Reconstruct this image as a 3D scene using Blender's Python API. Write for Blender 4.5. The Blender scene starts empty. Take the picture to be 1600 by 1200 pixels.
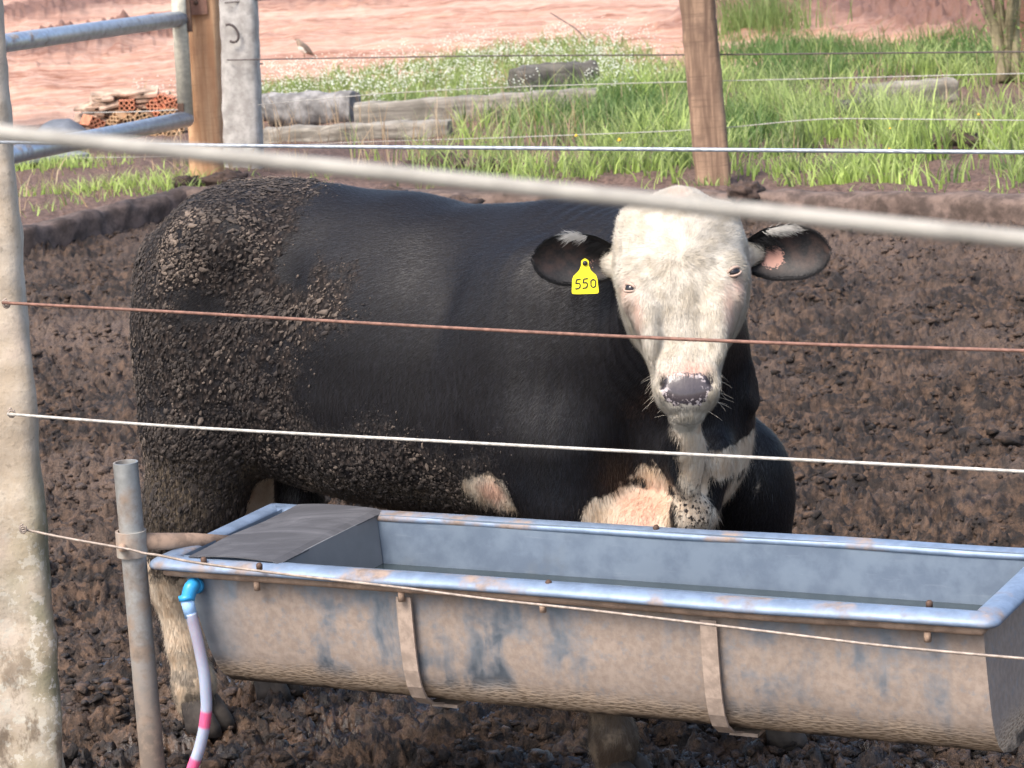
import bpy, math, random
import numpy as np
random.seed(4)
RNG = np.random.default_rng(11)
SC = bpy.context.scene
COL = SC.collection

# ------------------------------------------------------------------ camera
F, CX, CY, H = 4000.0, 800.0, 600.0, 2.2          # focal length in pixels of a 1600 px wide frame, eye height
PITCH, ROLL = math.atan(780 / F), math.radians(3.7)
_f = np.array([0, math.cos(PITCH), -math.sin(PITCH)])
_u0 = np.array([0, math.sin(PITCH), math.cos(PITCH)])
_r0 = np.array([1.0, 0, 0])
_r = math.cos(ROLL) * _r0 - math.sin(ROLL) * _u0
_u = math.sin(ROLL) * _r0 + math.cos(ROLL) * _u0
CAM = np.array([0, 0, H])

def ray(px, py):
    return _f + (px - CX) / F * _r - (py - CY) / F * _u
def at(px, py, D):                                 # point seen at a pixel, D metres ahead
    d = ray(px, py); return CAM + d * (D / d[1])
def g(px, py, z=0.0):                              # point seen at a pixel, on the level z
    d = ray(px, py); return CAM + d * ((z - H) / d[2])
def onplane(px, py, p0, p1):                       # point on the vertical plane through two ground points
    n = np.array([p1[1] - p0[1], -(p1[0] - p0[0]), 0.0]); d = ray(px, py)
    return CAM + d * (np.dot(n, np.array([p0[0], p0[1], 0]) - CAM) / np.dot(n, d))

from mathutils import Matrix, Vector
cam_d = bpy.data.cameras.new('camera')
cam = bpy.data.objects.new('camera', cam_d); COL.objects.link(cam)
cam.matrix_world = Matrix(((_r[0], _u[0], -_f[0], 0), (_r[1], _u[1], -_f[1], 0), (_r[2], _u[2], -_f[2], H), (0, 0, 0, 1)))
cam_d.sensor_width = 36; cam_d.lens = F / 1600 * 36
cam_d.clip_start = 0.05; cam_d.clip_end = 2000
cam_d.dof.use_dof = True; cam_d.dof.focus_distance = 5.9; cam_d.dof.aperture_fstop = 15
SC.camera = cam

# ------------------------------------------------------------------ sky, sun, exposure
SUN_EL, SUN_AZ = math.radians(54), math.radians(222)   # azimuth clockwise from +Y
w = bpy.data.worlds.new('World'); SC.world = w; w.use_nodes = True
wn = w.node_tree; bg = wn.nodes['Background']
sky = wn.nodes.new('ShaderNodeTexSky'); sky.sky_type = 'NISHITA'; sky.sun_disc = False
sky.sun_elevation = SUN_EL; sky.sun_rotation = SUN_AZ
sky.dust_density = 4.0; sky.air_density = 1.0; sky.ozone_density = 1.0
wn.links.new(sky.outputs[0], bg.inputs[0]); bg.inputs[1].default_value = 0.15
sl = bpy.data.lights.new('sun', 'SUN'); sl.energy = 1.6; sl.angle = math.radians(22); sl.color = (1, 0.94, 0.86)
so = bpy.data.objects.new('sun', sl); COL.objects.link(so)
sd = Vector((math.sin(SUN_AZ) * math.cos(SUN_EL), math.cos(SUN_AZ) * math.cos(SUN_EL), math.sin(SUN_EL)))
so.rotation_euler = (-sd).to_track_quat('-Z', 'Y').to_euler(); so.location = (-3, -4, 8)
SC.view_settings.view_transform = 'Standard'; SC.view_settings.look = 'None'
SC.view_settings.exposure = 1.15; SC.view_settings.gamma = 1.0
SC.view_settings.use_curve_mapping = False
SC.render.engine = 'CYCLES'
SC.cycles.max_bounces = 6; SC.cycles.transparent_max_bounces = 8

# ------------------------------------------------------------------ noise
_perm = np.random.default_rng(3).permutation(256).astype(np.int32)
_perm = np.concatenate([_perm, _perm, _perm])
_gr = np.random.default_rng(5).normal(size=(256, 3)).astype(np.float32)
_gr /= np.linalg.norm(_gr, axis=1)[:, None]
def pn(x, y, z):
    x = np.asarray(x, np.float32); y = np.asarray(y, np.float32); z = np.asarray(z, np.float32)
    x, y, z = np.broadcast_arrays(x, y, z)
    xi = np.floor(x); yi = np.floor(y); zi = np.floor(z)
    fx, fy, fz = x - xi, y - yi, z - zi
    xi = xi.astype(np.int32) & 255; yi = yi.astype(np.int32) & 255; zi = zi.astype(np.int32) & 255
    u = fx * fx * fx * (fx * (fx * 6 - 15) + 10); v = fy * fy * fy * (fy * (fy * 6 - 15) + 10); ww = fz * fz * fz * (fz * (fz * 6 - 15) + 10)
    out = 0
    for dx in (0, 1):
        for dy in (0, 1):
            for dz in (0, 1):
                h = _perm[_perm[_perm[xi + dx] + yi + dy] + zi + dz]
                gv = _gr[h]
                dot = gv[..., 0] * (fx - dx) + gv[..., 1] * (fy - dy) + gv[..., 2] * (fz - dz)
                out = out + dot * (u if dx else 1 - u) * (v if dy else 1 - v) * (ww if dz else 1 - ww)
    return out * 1.5
def fbm(x, y, z, o=4, lac=2.03, gain=.5):
    s, a = 0, 1.0
    for i in range(o):
        s = s + a * pn(x + 17.3 * i, y - 9.1 * i, z + 5.7 * i); x, y, z = x * lac, y * lac, z * lac; a *= gain
    return s
def billow(x, y, z, o=4, lac=2.1, gain=.5):
    s, a = 0, 1.0
    for i in range(o):
        s = s + a * np.abs(pn(x + 11.3 * i, y - 7.1 * i, z + 3.7 * i)); x, y, z = x * lac, y * lac, z * lac; a *= gain
    return s
def sstep(a, b, x):
    t = np.clip((x - a) / (b - a), 0, 1); return t * t * (3 - 2 * t)

# ------------------------------------------------------------------ object helpers
ORG = {}
def tag(o, label=None, cat=None, group=None, kind=None):
    if label: o['label'] = label
    if cat: o['category'] = cat
    if group: o['group'] = group
    if kind: o['kind'] = kind
    return o
def thing(name, label, cat, loc, group=None):
    o = bpy.data.objects.new(name, None); COL.objects.link(o)
    o.location = tuple(loc); o.empty_display_size = .1; ORG[o.name] = np.array(loc, float)
    return tag(o, label, cat, group)
def mesh(name, V, Fc, mat, parent=None, smooth=True, attrs=None, mats=None, midx=None):
    V = np.asarray(V, np.float64)
    org = ORG[parent.name] if parent else np.zeros(3)
    me = bpy.data.meshes.new(name)
    if isinstance(Fc, np.ndarray):
        n = len(Fc); k = Fc.shape[1]
        me.vertices.add(len(V)); me.vertices.foreach_set('co', (V - org).astype(np.float32).ravel())
        me.loops.add(n * k); me.loops.foreach_set('vertex_index', Fc.astype(np.int32).ravel())
        me.polygons.add(n); me.polygons.foreach_set('loop_start', (np.arange(n) * k).astype(np.int32))
        me.polygons.foreach_set('loop_total', np.full(n, k, np.int32))
        me.update(calc_edges=True)
    else:
        me.from_pydata((V - org).tolist(), [], Fc)
    if smooth: me.polygons.foreach_set('use_smooth', np.ones(len(me.polygons), bool))
    if attrs:
        for k_, a in attrs.items():
            a = np.asarray(a, np.float32)
            if a.ndim == 2:
                at_ = me.attributes.new(k_, 'FLOAT_COLOR', 'POINT'); c = np.ones((len(V), 4), np.float32); c[:, :3] = a; at_.data.foreach_set('color', c.ravel())
            else:
                at_ = me.attributes.new(k_, 'FLOAT', 'POINT'); at_.data.foreach_set('value', a)
    for m in (mats or [mat]): me.materials.append(m)
    if midx is not None: me.polygons.foreach_set('material_index', np.asarray(midx, np.int32))
    me.validate(clean_customdata=False)
    o = bpy.data.objects.new(name, me); COL.objects.link(o)
    if parent: o.parent = parent
    ORG[o.name] = org
    return o
class MB:
    def __init__(s): s.V = []; s.F = []; s.n = 0
    def add(s, V, Fc):
        V = np.asarray(V, float)
        s.V.append(V); s.F += [[i + s.n for i in f] for f in Fc]; s.n += len(V)
    def build(s, name, mat, parent=None, smooth=True, **k):
        return mesh(name, np.concatenate(s.V), s.F, mat, parent, smooth, **k)
def norm(v): v = np.asarray(v, float); return v / np.linalg.norm(v)
def frame(t, up=(0, 0, 1)):
    t = norm(t); up = np.array(up, float)
    if abs(t @ up) > .95: up = np.array([0, 1.0, 0])
    a = norm(np.cross(up, t)); return a, np.cross(t, a)
def tube(pts, rad, n=12, caps=True, open_end=False):
    pts = np.asarray(pts, float); m = len(pts); rad = np.broadcast_to(rad, (m,)) if np.ndim(rad) < 2 else rad
    V = []; a = None
    for i in range(m):
        t = pts[min(i + 1, m - 1)] - pts[max(i - 1, 0)]; t = norm(t)
        if a is None: a, b = frame(t)
        else: a = norm(a - t * (a @ t)); b = np.cross(t, a)
        for j in range(n):
            th = 2 * math.pi * j / n
            V.append(pts[i] + rad[i] * (math.cos(th) * a + math.sin(th) * b))
    Fc = [[i * n + j, i * n + (j + 1) % n, (i + 1) * n + (j + 1) % n, (i + 1) * n + j] for i in range(m - 1) for j in range(n)]
    if caps:
        Fc.append(list(range(n))[::-1])
        if not open_end: Fc.append([(m - 1) * n + j for j in range(n)])
    return V, Fc
def box(c, s, ax=None):
    c = np.array(c, float); s = np.array(s, float) / 2
    ax = np.eye(3) if ax is None else np.array(ax)
    V = [c + ax[0] * sx * s[0] + ax[1] * sy * s[1] + ax[2] * sz * s[2] for sx in (-1, 1) for sy in (-1, 1) for sz in (-1, 1)]
    return V, [[0, 1, 3, 2], [4, 6, 7, 5], [0, 4, 5, 1], [2, 3, 7, 6], [0, 2, 6, 4], [1, 5, 7, 3]]
def beam(p0, p1, w_, h_, side=None, n=4.0, seg=24, around=28, amp=.006, freq=9, taper=(1, 1), seed=0, crack=0):
    """rough beam between two points; w_ along `side`, h_ across; superellipse section"""
    p0 = np.array(p0, float); p1 = np.array(p1, float); t = norm(p1 - p0)
    if side is None: a, b = frame(t)
    else: a = norm(np.array(side, float) - t * (np.array(side, float) @ t)); b = np.cross(t, a)
    th = np.linspace(0, 2 * np.pi, around, endpoint=False)
    c, s = np.cos(th), np.sin(th); rr = (np.abs(c) ** n + np.abs(s) ** n) ** (-1 / n)
    V = []
    ts = np.concatenate([[0, 0.002], np.linspace(.01, .99, seg), [.998, 1]])
    sc = np.concatenate([[.9, .985], np.ones(seg), [.985, .9]])
    for k, q in enumerate(ts):
        tp = taper[0] + (taper[1] - taper[0]) * q
        P = p0 + (p1 - p0) * q + np.outer(rr * c * w_ / 2 * sc[k] * tp, a) + np.outer(rr * s * h_ / 2 * sc[k] * tp, b)
        V.append(P)
    V = np.concatenate(V); ctr = np.repeat(p0 + np.outer(ts, p1 - p0), around, axis=0)
    o = V - ctr; o /= np.linalg.norm(o, axis=1)[:, None] + 1e-9
    d = fbm(V[:, 0] * freq + seed, V[:, 1] * freq, V[:, 2] * freq, 4) * amp
    if crack: d -= crack * np.clip(1 - np.abs(pn(V @ a * 25 + seed, V @ b * 25, V @ t * 1.2)) * 6, 0, 1)
    V = V + o * d[:, None]
    m = len(ts)
    Fc = [[i * around + j, i * around + (j + 1) % around, (i + 1) * around + (j + 1) % around, (i + 1) * around + j] for i in range(m - 1) for j in range(around)]
    Fc.append(list(range(around))[::-1]); Fc.append([(m - 1) * around + j for j in range(around)])
    return V, Fc
def hermite(xs, ys, q):
    xs = np.asarray(xs, float); ys = np.asarray(ys, float)
    h = np.diff(xs); dl = np.diff(ys) / h; m = np.zeros(len(xs))
    m[1:-1] = np.where(dl[:-1] * dl[1:] > 0, 2 * dl[:-1] * dl[1:] / (dl[:-1] + dl[1:] + 1e-12), 0); m[0] = dl[0]; m[-1] = dl[-1]
    i = np.clip(np.searchsorted(xs, q) - 1, 0, len(xs) - 2); t = np.clip((q - xs[i]) / h[i], 0, 1)
    return (2*t**3-3*t**2+1)*ys[i]+(t**3-2*t**2+t)*h[i]*m[i]+(-2*t**3+3*t**2)*ys[i+1]+(t**3-t**2)*h[i]*m[i+1]

# ------------------------------------------------------------------ material helpers
class NT:
    def __init__(s, name):
        s.m = bpy.data.materials.new(name); s.m.use_nodes = True; s.t = s.m.node_tree
        s.b = s.t.nodes['Principled BSDF']; s._co = None
    def n(s, typ, **k):
        nd = s.t.nodes.new(typ)
        for a, v in k.items(): setattr(nd, a, v)
        return nd
    def set(s, sock, v):
        if isinstance(v, bpy.types.NodeSocket): s.t.links.new(v, sock)
        elif isinstance(v, (tuple, list)) and len(v) == 3 and sock.type == 'RGBA': sock.default_value = (*v, 1)
        else: sock.default_value = v
    def co(s):
        if s._co is None: s._co = s.n('ShaderNodeTexCoord').outputs['Object']
        return s._co
    def mapv(s, scale=(1, 1, 1), rot=(0, 0, 0), vec=None):
        nd = s.n('ShaderNodeMapping'); s.set(nd.inputs[0], vec or s.co()); nd.inputs['Scale'].default_value = scale; nd.inputs['Rotation'].default_value = rot; return nd.outputs[0]
    def noise(s, scale=5, detail=4, rough=.55, vec=None, dist=0):
        nd = s.n('ShaderNodeTexNoise'); s.set(nd.inputs['Vector'], vec or s.co()); s.set(nd.inputs['Scale'], scale)
        nd.inputs['Detail'].default_value = detail; nd.inputs['Roughness'].default_value = rough; nd.inputs['Distortion'].default_value = dist
        return nd.outputs[0]
    def vor(s, scale=5, feature='F1', vec=None, rnd=1):
        nd = s.n('ShaderNodeTexVoronoi', feature=feature); s.set(nd.inputs['Vector'], vec or s.co()); nd.inputs['Scale'].default_value = scale; nd.inputs['Randomness'].default_value = rnd
        return nd.outputs[0]
    def attr(s, name, f=True):
        nd = s.n('ShaderNodeAttribute', attribute_name=name); return nd.outputs['Fac' if f else 'Color']
    def math(s, op, a, b=0, c=0):
        nd = s.n('ShaderNodeMath', operation=op); s.set(nd.inputs[0], a); s.set(nd.inputs[1], b)
        if op in ('MULTIPLY_ADD',): s.set(nd.inputs[2], c)
        return nd.outputs[0]
    def rng(s, v, a, b, c=0, d=1, sm=True):
        nd = s.n('ShaderNodeMapRange'); nd.interpolation_type = 'SMOOTHSTEP' if sm else 'LINEAR'
        s.set(nd.inputs[0], v)
        for i, q in enumerate((a, b, c, d)): nd.inputs[i + 1].default_value = q
        return nd.outputs[0]
    def mix(s, f, a, b, typ='MIX'):
        nd = s.n('ShaderNodeMix', data_type='RGBA', blend_type=typ); s.set(nd.inputs[0], f); s.set(nd.inputs[6], a); s.set(nd.inputs[7], b); return nd.outputs[2]
    def bump(s, h, st=.5, d=.01, nrm=None):
        nd = s.n('ShaderNodeBump'); nd.inputs['Strength'].default_value = st; nd.inputs['Distance'].default_value = d; s.set(nd.inputs['Height'], h)
        if nrm: s.set(nd.inputs['Normal'], nrm)
        return nd.outputs[0]
    def out(s, col=None, rough=None, metal=None, nrm=None, **k):
        if col is not None: s.set(s.b.inputs['Base Color'], col)
        if rough is not None: s.set(s.b.inputs['Roughness'], rough)
        if metal is not None: s.set(s.b.inputs['Metallic'], metal)
        if nrm is not None: s.set(s.b.inputs['Normal'], nrm)
        for a, v in k.items(): s.set(s.b.inputs[a.replace('_', ' ')], v)
        return s.m
def ramp2(t, v, c0, c1, a=.4, b=.6): return t.mix(t.rng(v, a, b), c0, c1)
# ------------------------------------------------------------------ materials
def m_ground():
    t = NT('ground_soil'); zp = t.attr('pen'); zr = t.attr('field'); dry = t.attr('dry'); wet = t.attr('wet')
    n1 = t.noise(2.2, 5, .6); n2 = t.noise(28, 5, .65); n3 = t.noise(150, 3, .6)
    n7 = t.noise(13, 5, .68, None, .4); mud = t.mix(t.rng(n7, .40, .60), (.012, .0075, .0055), t.mix(t.rng(n2, .35, .65), (.044, .026, .016), (.118, .070, .043)))
    mud = t.mix(t.math('MULTIPLY', dry, t.rng(n3, .3, .62)), mud, (.145, .100, .076))
    verge = t.mix(t.rng(n2, .35, .65), (.075, .042, .032), (.20, .125, .095))
    n4 = t.noise(1.0, 6, .6, t.mapv((.45, 2.6, 1))); n5 = t.noise(9, 4, .6, t.mapv((.4, 2.0, 1)))
    n6 = t.noise(.25, 4, .6, t.mapv((.6, 1.4, 1))); red = t.mix(t.rng(n4, .34, .64), (.25, .095, .050), (.55, .295, .195)); red = t.mix(t.rng(n6, .42, .66, 0, .5), red, (.67, .44, .335))
    red = t.mix(t.rng(n5, .42, .66, 0, .75), red, (.69, .47, .37)); red = t.mix(t.rng(t.noise(3, 5, .7, t.mapv((.5, 3.4, 1))), .52, .64, 0, .45), red, (.33, .16, .105))
    red = t.mix(t.attr('clod'), red, (.17, .085, .062))
    col = t.mix(zp, t.mix(zr, verge, red), mud)
    h = t.math('ADD', t.math('MULTIPLY', n2, .7), t.math('MULTIPLY', n3, .3))
    pd = t.rng(t.attr('pud'), .35, .65); h = t.math('MULTIPLY', h, t.math('SUBTRACT', 1.0, t.math('MAXIMUM', pd, t.math('MULTIPLY', wet, .65))))
    nr = t.bump(h, 1.0, .03); col = t.mix(pd, col, (.045, .038, .035))
    ro = t.mix(wet, (.85,) * 3, (.22,) * 3); ro = t.mix(pd, ro, (.06,) * 3)
    return t.out(col, ro, 0, nr)
def m_wood(c0, c1, c2, name='weathered_wood', axis='Z', soil=None):
    t = NT(name); sc = {'Z': (22, 22, 1.2), 'X': (1.2, 22, 22), 'Y': (22, 1.2, 22)}[axis]
    n1 = t.noise(1, 6, .65, t.mapv(sc), .6); n2 = t.noise(3.5, 4, .6)
    c = t.mix(t.rng(n1, .36, .66), c0, c1); c = t.mix(t.rng(n2, .45, .72, 0, .8), c, c2); n9 = t.noise(1, 3, .6, t.mapv((4, 4, 70))); c = t.mix(t.rng(n9, .5, .7, 0, .45), c, c2)
    return t.out(c, .85, 0, t.bump(n1, .8, .01))
def m_concrete(name, c0, c1, moss=0):
    t = NT(name); n1 = t.noise(9, 6, .65); n2 = t.noise(60, 4, .6); n3 = t.noise(2.2, 4, .55, t.mapv((1, 1, .6)))
    c = t.mix(t.rng(n1, .36, .66), c0, c1); c = t.mix(t.rng(n2, .55, .75, 0, .5), c, tuple(x * .45 for x in c0))
    h = t.math('ADD', t.math('MULTIPLY', n1, .6), t.math('MULTIPLY', n2, .4))
    if moss:
        z = t.n('ShaderNodeSeparateXYZ'); t.set(z.inputs[0], t.co()); zz = z.outputs[2]
        mz = t.math('MULTIPLY', t.rng(zz, 1.15, .75), t.rng(n3, .42, .6))
        c = t.mix(t.math('MULTIPLY', mz, .8), c, (.16, .17, .075))
        fl = t.math('MULTIPLY', t.rng(t.noise(26, 5, .7), .54, .58), t.rng(zz, 1.0, .55))
        c = t.mix(fl, c, (.60, .55, .45))
        dk = t.math('MULTIPLY', t.rng(t.noise(14, 5, .7, t.mapv((1, 1, .5))), .50, .62), t.rng(zz, .75, .35))
        c = t.mix(t.math('MULTIPLY', dk, .8), c, (.17, .125, .085))
        pk = t.rng(t.noise(4.5, 4, .6), .52, .68)
        c = t.mix(t.math('MULTIPLY', pk, .45), c, (.40, .26, .19))
    return t.out(c, .9, 0, t.bump(h, .7, .006))
def m_galv(name, base=(.36, .40, .46), dirt=.3, rough=.5, me=.75, low=None, dcol=(.33, .235, .17)):
    t = NT(name); n1 = t.noise(7, 5, .6); n2 = t.noise(90, 3, .55); n3 = t.noise(22, 5, .65)
    c = t.mix(t.rng(n3, .35, .65), tuple(x * .86 for x in base), tuple(min(x * 1.12, .9) for x in base))
    f = t.rng(n1, .62 - dirt * .55, .74 - dirt * .3)
    if low is not None:
        z = t.n('ShaderNodeSeparateXYZ'); t.set(z.inputs[0], t.co())
        lo = t.rng(t.math('ADD', z.outputs[2], t.math('MULTIPLY', t.math('SUBTRACT', n1, .5), .35)), low[1], low[0])
        f = t.math('MAXIMUM', f, lo)
    c = t.mix(t.math('MULTIPLY', f, .9), c, t.mix(t.rng(n3, .4, .6), dcol, tuple(x * .55 for x in dcol)))
    r = t.mix(f, (rough,) * 3, (.85,) * 3); me = t.mix(f, (me,) * 3, (.0,) * 3)
    h = t.math('ADD', t.math('MULTIPLY', n2, .3), t.math('MULTIPLY', n3, .7))
    return t.out(c, r, me, t.bump(h, .25, .004))
def m_basin():
    t = NT('dusty_galvanised_steel'); n1 = t.noise(2.6, 5, .6); n1b = t.noise(6.5, 5, .65, None, .8); n2 = t.noise(60, 4, .6); hh = t.attr('lvl')
    metal = t.mix(t.rng(t.noise(25, 4, .6), .35, .65), (.18, .225, .275), (.235, .28, .33))
    dust = t.mix(t.rng(n2, .3, .7), (.25, .18, .13), (.33, .25, .19))
    run = t.noise(1, 4, .65, t.mapv((16, 16, 1.4))); f = t.rng(t.math('ADD', t.math('MULTIPLY', n1, .6), t.math('ADD', t.math('MULTIPLY', n1b, .3), t.math('SUBTRACT', t.math('MULTIPLY', run, .22), t.rng(t.attr('lft'), 1.1, 1.5, 0, .05)))), .45, .58); f = t.math('MAXIMUM', f, t.rng(t.attr('lft'), 1.83, 1.87)); f = t.math('MULTIPLY', f, t.rng(t.noise(45, 5, .7), .25, .5, .55, 1))
    f = t.math('MULTIPLY', f, t.rng(t.attr('lft'), .02, .22))
    c = t.mix(t.math('MULTIPLY', f, .86), metal, dust)
    sp = t.math('MULTIPLY', t.rng(t.math('ADD', hh, t.math('MULTIPLY', n1b, .22)), .44, .24), .95)    # splash band low on the curved belly
    cr = t.vor(120, 'F1', t.mapv((.5, .5, 1.6)))
    splash = t.mix(t.rng(cr, .25, .55), (.22, .155, .095), (.40, .30, .21))
    c = t.mix(sp, c, splash)
    wetm = t.math('MULTIPLY', t.rng(t.math('ADD', hh, t.math('MULTIPLY', n1b, .25)), .25, .20), t.rng(n1, .42, .5))
    c = t.mix(wetm, c, (.045, .032, .022))
    h = t.math('ADD', t.math('MULTIPLY', n2, .3), t.math('MULTIPLY', cr, sp))
    dn = t.noise(2.2, 2, .5)
    nr = t.bump(h, .5, .004, t.bump(dn, .8, .05))
    return t.out(c, t.mix(t.math('MAXIMUM', f, sp), (.42,) * 3, (.8,) * 3), t.mix(t.math('MAXIMUM', f, sp), (.8,) * 3, (0,) * 3), nr)
def m_inner():
    t = NT('inner_galvanised_steel'); n1 = t.noise(5, 5, .6); n3 = t.noise(14, 5, .6); n4 = t.noise(1, 5, .7, t.mapv((6, 6, 60)))
    c = t.mix(t.rng(n3, .35, .65), (.155, .20, .265), (.21, .265, .335)); c = t.mix(t.rng(n1, .55, .75, 0, .55), c, (.22, .235, .235))
    c = t.mix(t.rng(n4, .60, .66, 0, .08), c, (.5, .55, .6))
    return t.out(c, .5, .35, t.bump(n3, .08, .01, t.bump(t.noise(2.5, 2, .5), .5, .03)))
def m_water():
    t = NT('trough_water'); n = t.noise(9, 3, .5)
    return t.out((.030, .042, .045), .04, 0, t.bump(n, .10, .01), IOR=1.33)
def m_plain(name, c, r=.6, me=0, var=.15, sc=30, bump=.2):
    t = NT(name); n = t.noise(sc, 4, .6)
    return t.out(t.mix(t.rng(n, .35, .65), tuple(x * (1 - var) for x in c), tuple(min(1, x * (1 + var)) for x in c)), r, me, t.bump(n, bump, .004))
def m_cover():
    t = NT('cover_sheet'); n1 = t.noise(5, 5, .65, t.mapv((1, 3, 1), (0, 0, .35)), 1); n2 = t.noise(70, 3, .6)
    c = t.mix(t.rng(n1, .4, .7), (.075, .075, .082), (.125, .125, .135)); c = t.mix(t.rng(n1, .66, .74, 0, .5), c, (.34, .33, .33))
    return t.out(c, .7, .1, t.bump(n2, .3, .003))
def m_leaf(name, dark, light, tip=None, trans=.35):
    t = NT(name); v = t.attr('tone')
    c = t.mix(v, dark, light)
    if tip: c = t.mix(t.attr('tip'), c, tip)
    t.out(c, .6, 0)
    tr = t.n('ShaderNodeBsdfTranslucent'); t.set(tr.inputs[0], c)
    mx = t.n('ShaderNodeMixShader'); mx.inputs[0].default_value = trans
    t.t.links.new(t.b.outputs[0], mx.inputs[1]); t.t.links.new(tr.outputs[0], mx.inputs[2])
    t.t.links.new(mx.outputs[0], t.t.nodes['Material Output'].inputs[0])
    return t.m
def m_wire(name, c, r=.5, me=.6):
    t = NT(name); n = t.noise(60, 3, .6)
    wv = t.n('ShaderNodeTexWave', bands_direction='DIAGONAL'); t.set(wv.inputs[0], t.mapv((90, 90, 90))); wv.inputs['Scale'].default_value = .7
    return t.out(t.mix(t.rng(n, .35, .65), tuple(x * .75 for x in c), tuple(min(1, x * 1.15) for x in c)), r, me, t.bump(wv.outputs[1], .25, .001))

M = dict(
    ground=m_ground(),
    post_c=m_concrete('mossy_concrete', (.48, .385, .28), (.64, .55, .44), 1),
    post_c2=m_concrete('grey_concrete', (.33, .31, .29), (.52, .50, .47)),
    concrete_dark=m_concrete('weathered_concrete', (.13, .125, .12), (.30, .29, .28)),
    kerb=m_concrete('muddy_kerb_concrete', (.065, .045, .036), (.17, .12, .098)),
    wood_o=m_wood((.43, .225, .115), (.60, .37, .21), (.36, .18, .095), 'orange_sleeper_wood'),
    wood_b=m_wood((.17, .105, .07), (.36, .235, .155), (.115, .068, .048), 'brown_sleeper_wood'),
    wood_r=m_wood((.25, .12, .08), (.36, .20, .14), (.15, .08, .06), 'red_post_wood'),
    log_dark=m_wood((.055, .05, .045), (.15, .14, .12), (.09, .08, .06), 'charred_log_wood', 'X'),
    log_grey=m_wood((.17, .15, .125), (.34, .31, .26), (.12, .11, .085), 'grey_log_wood', 'X'),
    bark=m_wood((.16, .13, .075), (.33, .28, .17), (.10, .09, .05), 'shrub_bark'),
    galv=m_galv('galvanised_pipe', (.50, .55, .62), .12, .42),
    galv_post=m_galv('dirty_galvanised_pipe', (.42, .43, .42), .38, .5, low=(.25, .75), dcol=(.24, .17, .12)),
    stile=m_plain('cream_gate_paint', (.50, .47, .38), .6, 0, .15),
    rim=m_galv('blue_grey_galvanised_rim', (.215, .285, .395), .22, .55, me=.4),
    pipe_brown=m_galv('rusty_dusty_pipe', (.40, .30, .23), .75, .6, dcol=(.40, .27, .19)),
    strap=m_plain('dusty_steel_strap', (.36, .28, .225), .75, .1, .18, 40),
    basin=m_basin(), inner=m_inner(), water=m_water(), cover=m_cover(),
    bolt=m_plain('rusty_bolt', (.11, .065, .045), .7, .3),
    blue=m_plain('blue_pvc', (.03, .30, .62), .35, 0, .06, 8, .05),
    paleblue=m_plain('pale_blue_pvc', (.30, .50, .78), .35, 0, .06, 8, .05),
    brick=m_plain('red_clay', (.52, .205, .115), .85, 0, .22, 14), brick2=m_plain('ochre_clay', (.47, .30, .17), .85, 0, .22, 14),
    rubble=m_plain('broken_tile_clay', (.38, .27, .20), .9, 0, .4, 8),
    sheet=m_plain('grey_fibre_cement', (.20, .21, .225), .8, 0, .15, 12),
    wire_w=m_wire('galvanised_cable', (.36, .40, .45), .5, .3), wire_r=m_wire('rusted_cable', (.22, .115, .085), .7, .2),
    wire_p=m_wire('pale_cable', (.46, .44, .40), .6, .2), wire_t=m_wire('dull_twisted_wire', (.34, .28, .235), .6, .3),
    wire_d=m_wire('dark_wire', (.10, .08, .075), .7, .2), wire_g=m_plain('thick_grey_cable', (.33, .315, .28), .8, .1),
    grass=m_leaf('green_grass', (.05, .105, .022), (.42, .57, .12), (.68, .72, .36)),
    grass_d=m_leaf('deep_green_grass', (.04, .09, .02), (.15, .27, .06), (.2, .3, .1)),
    weed=m_leaf('weed_leaf', (.12, .19, .05), (.36, .46, .16)), petal=m_plain('white_petal', (.80, .82, .70), .7), yellow=m_plain('yellow_petal', (.85, .50, .03), .6),
    straw=m_leaf('dry_stalk', (.34, .22, .12), (.62, .48, .32)),
)

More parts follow.
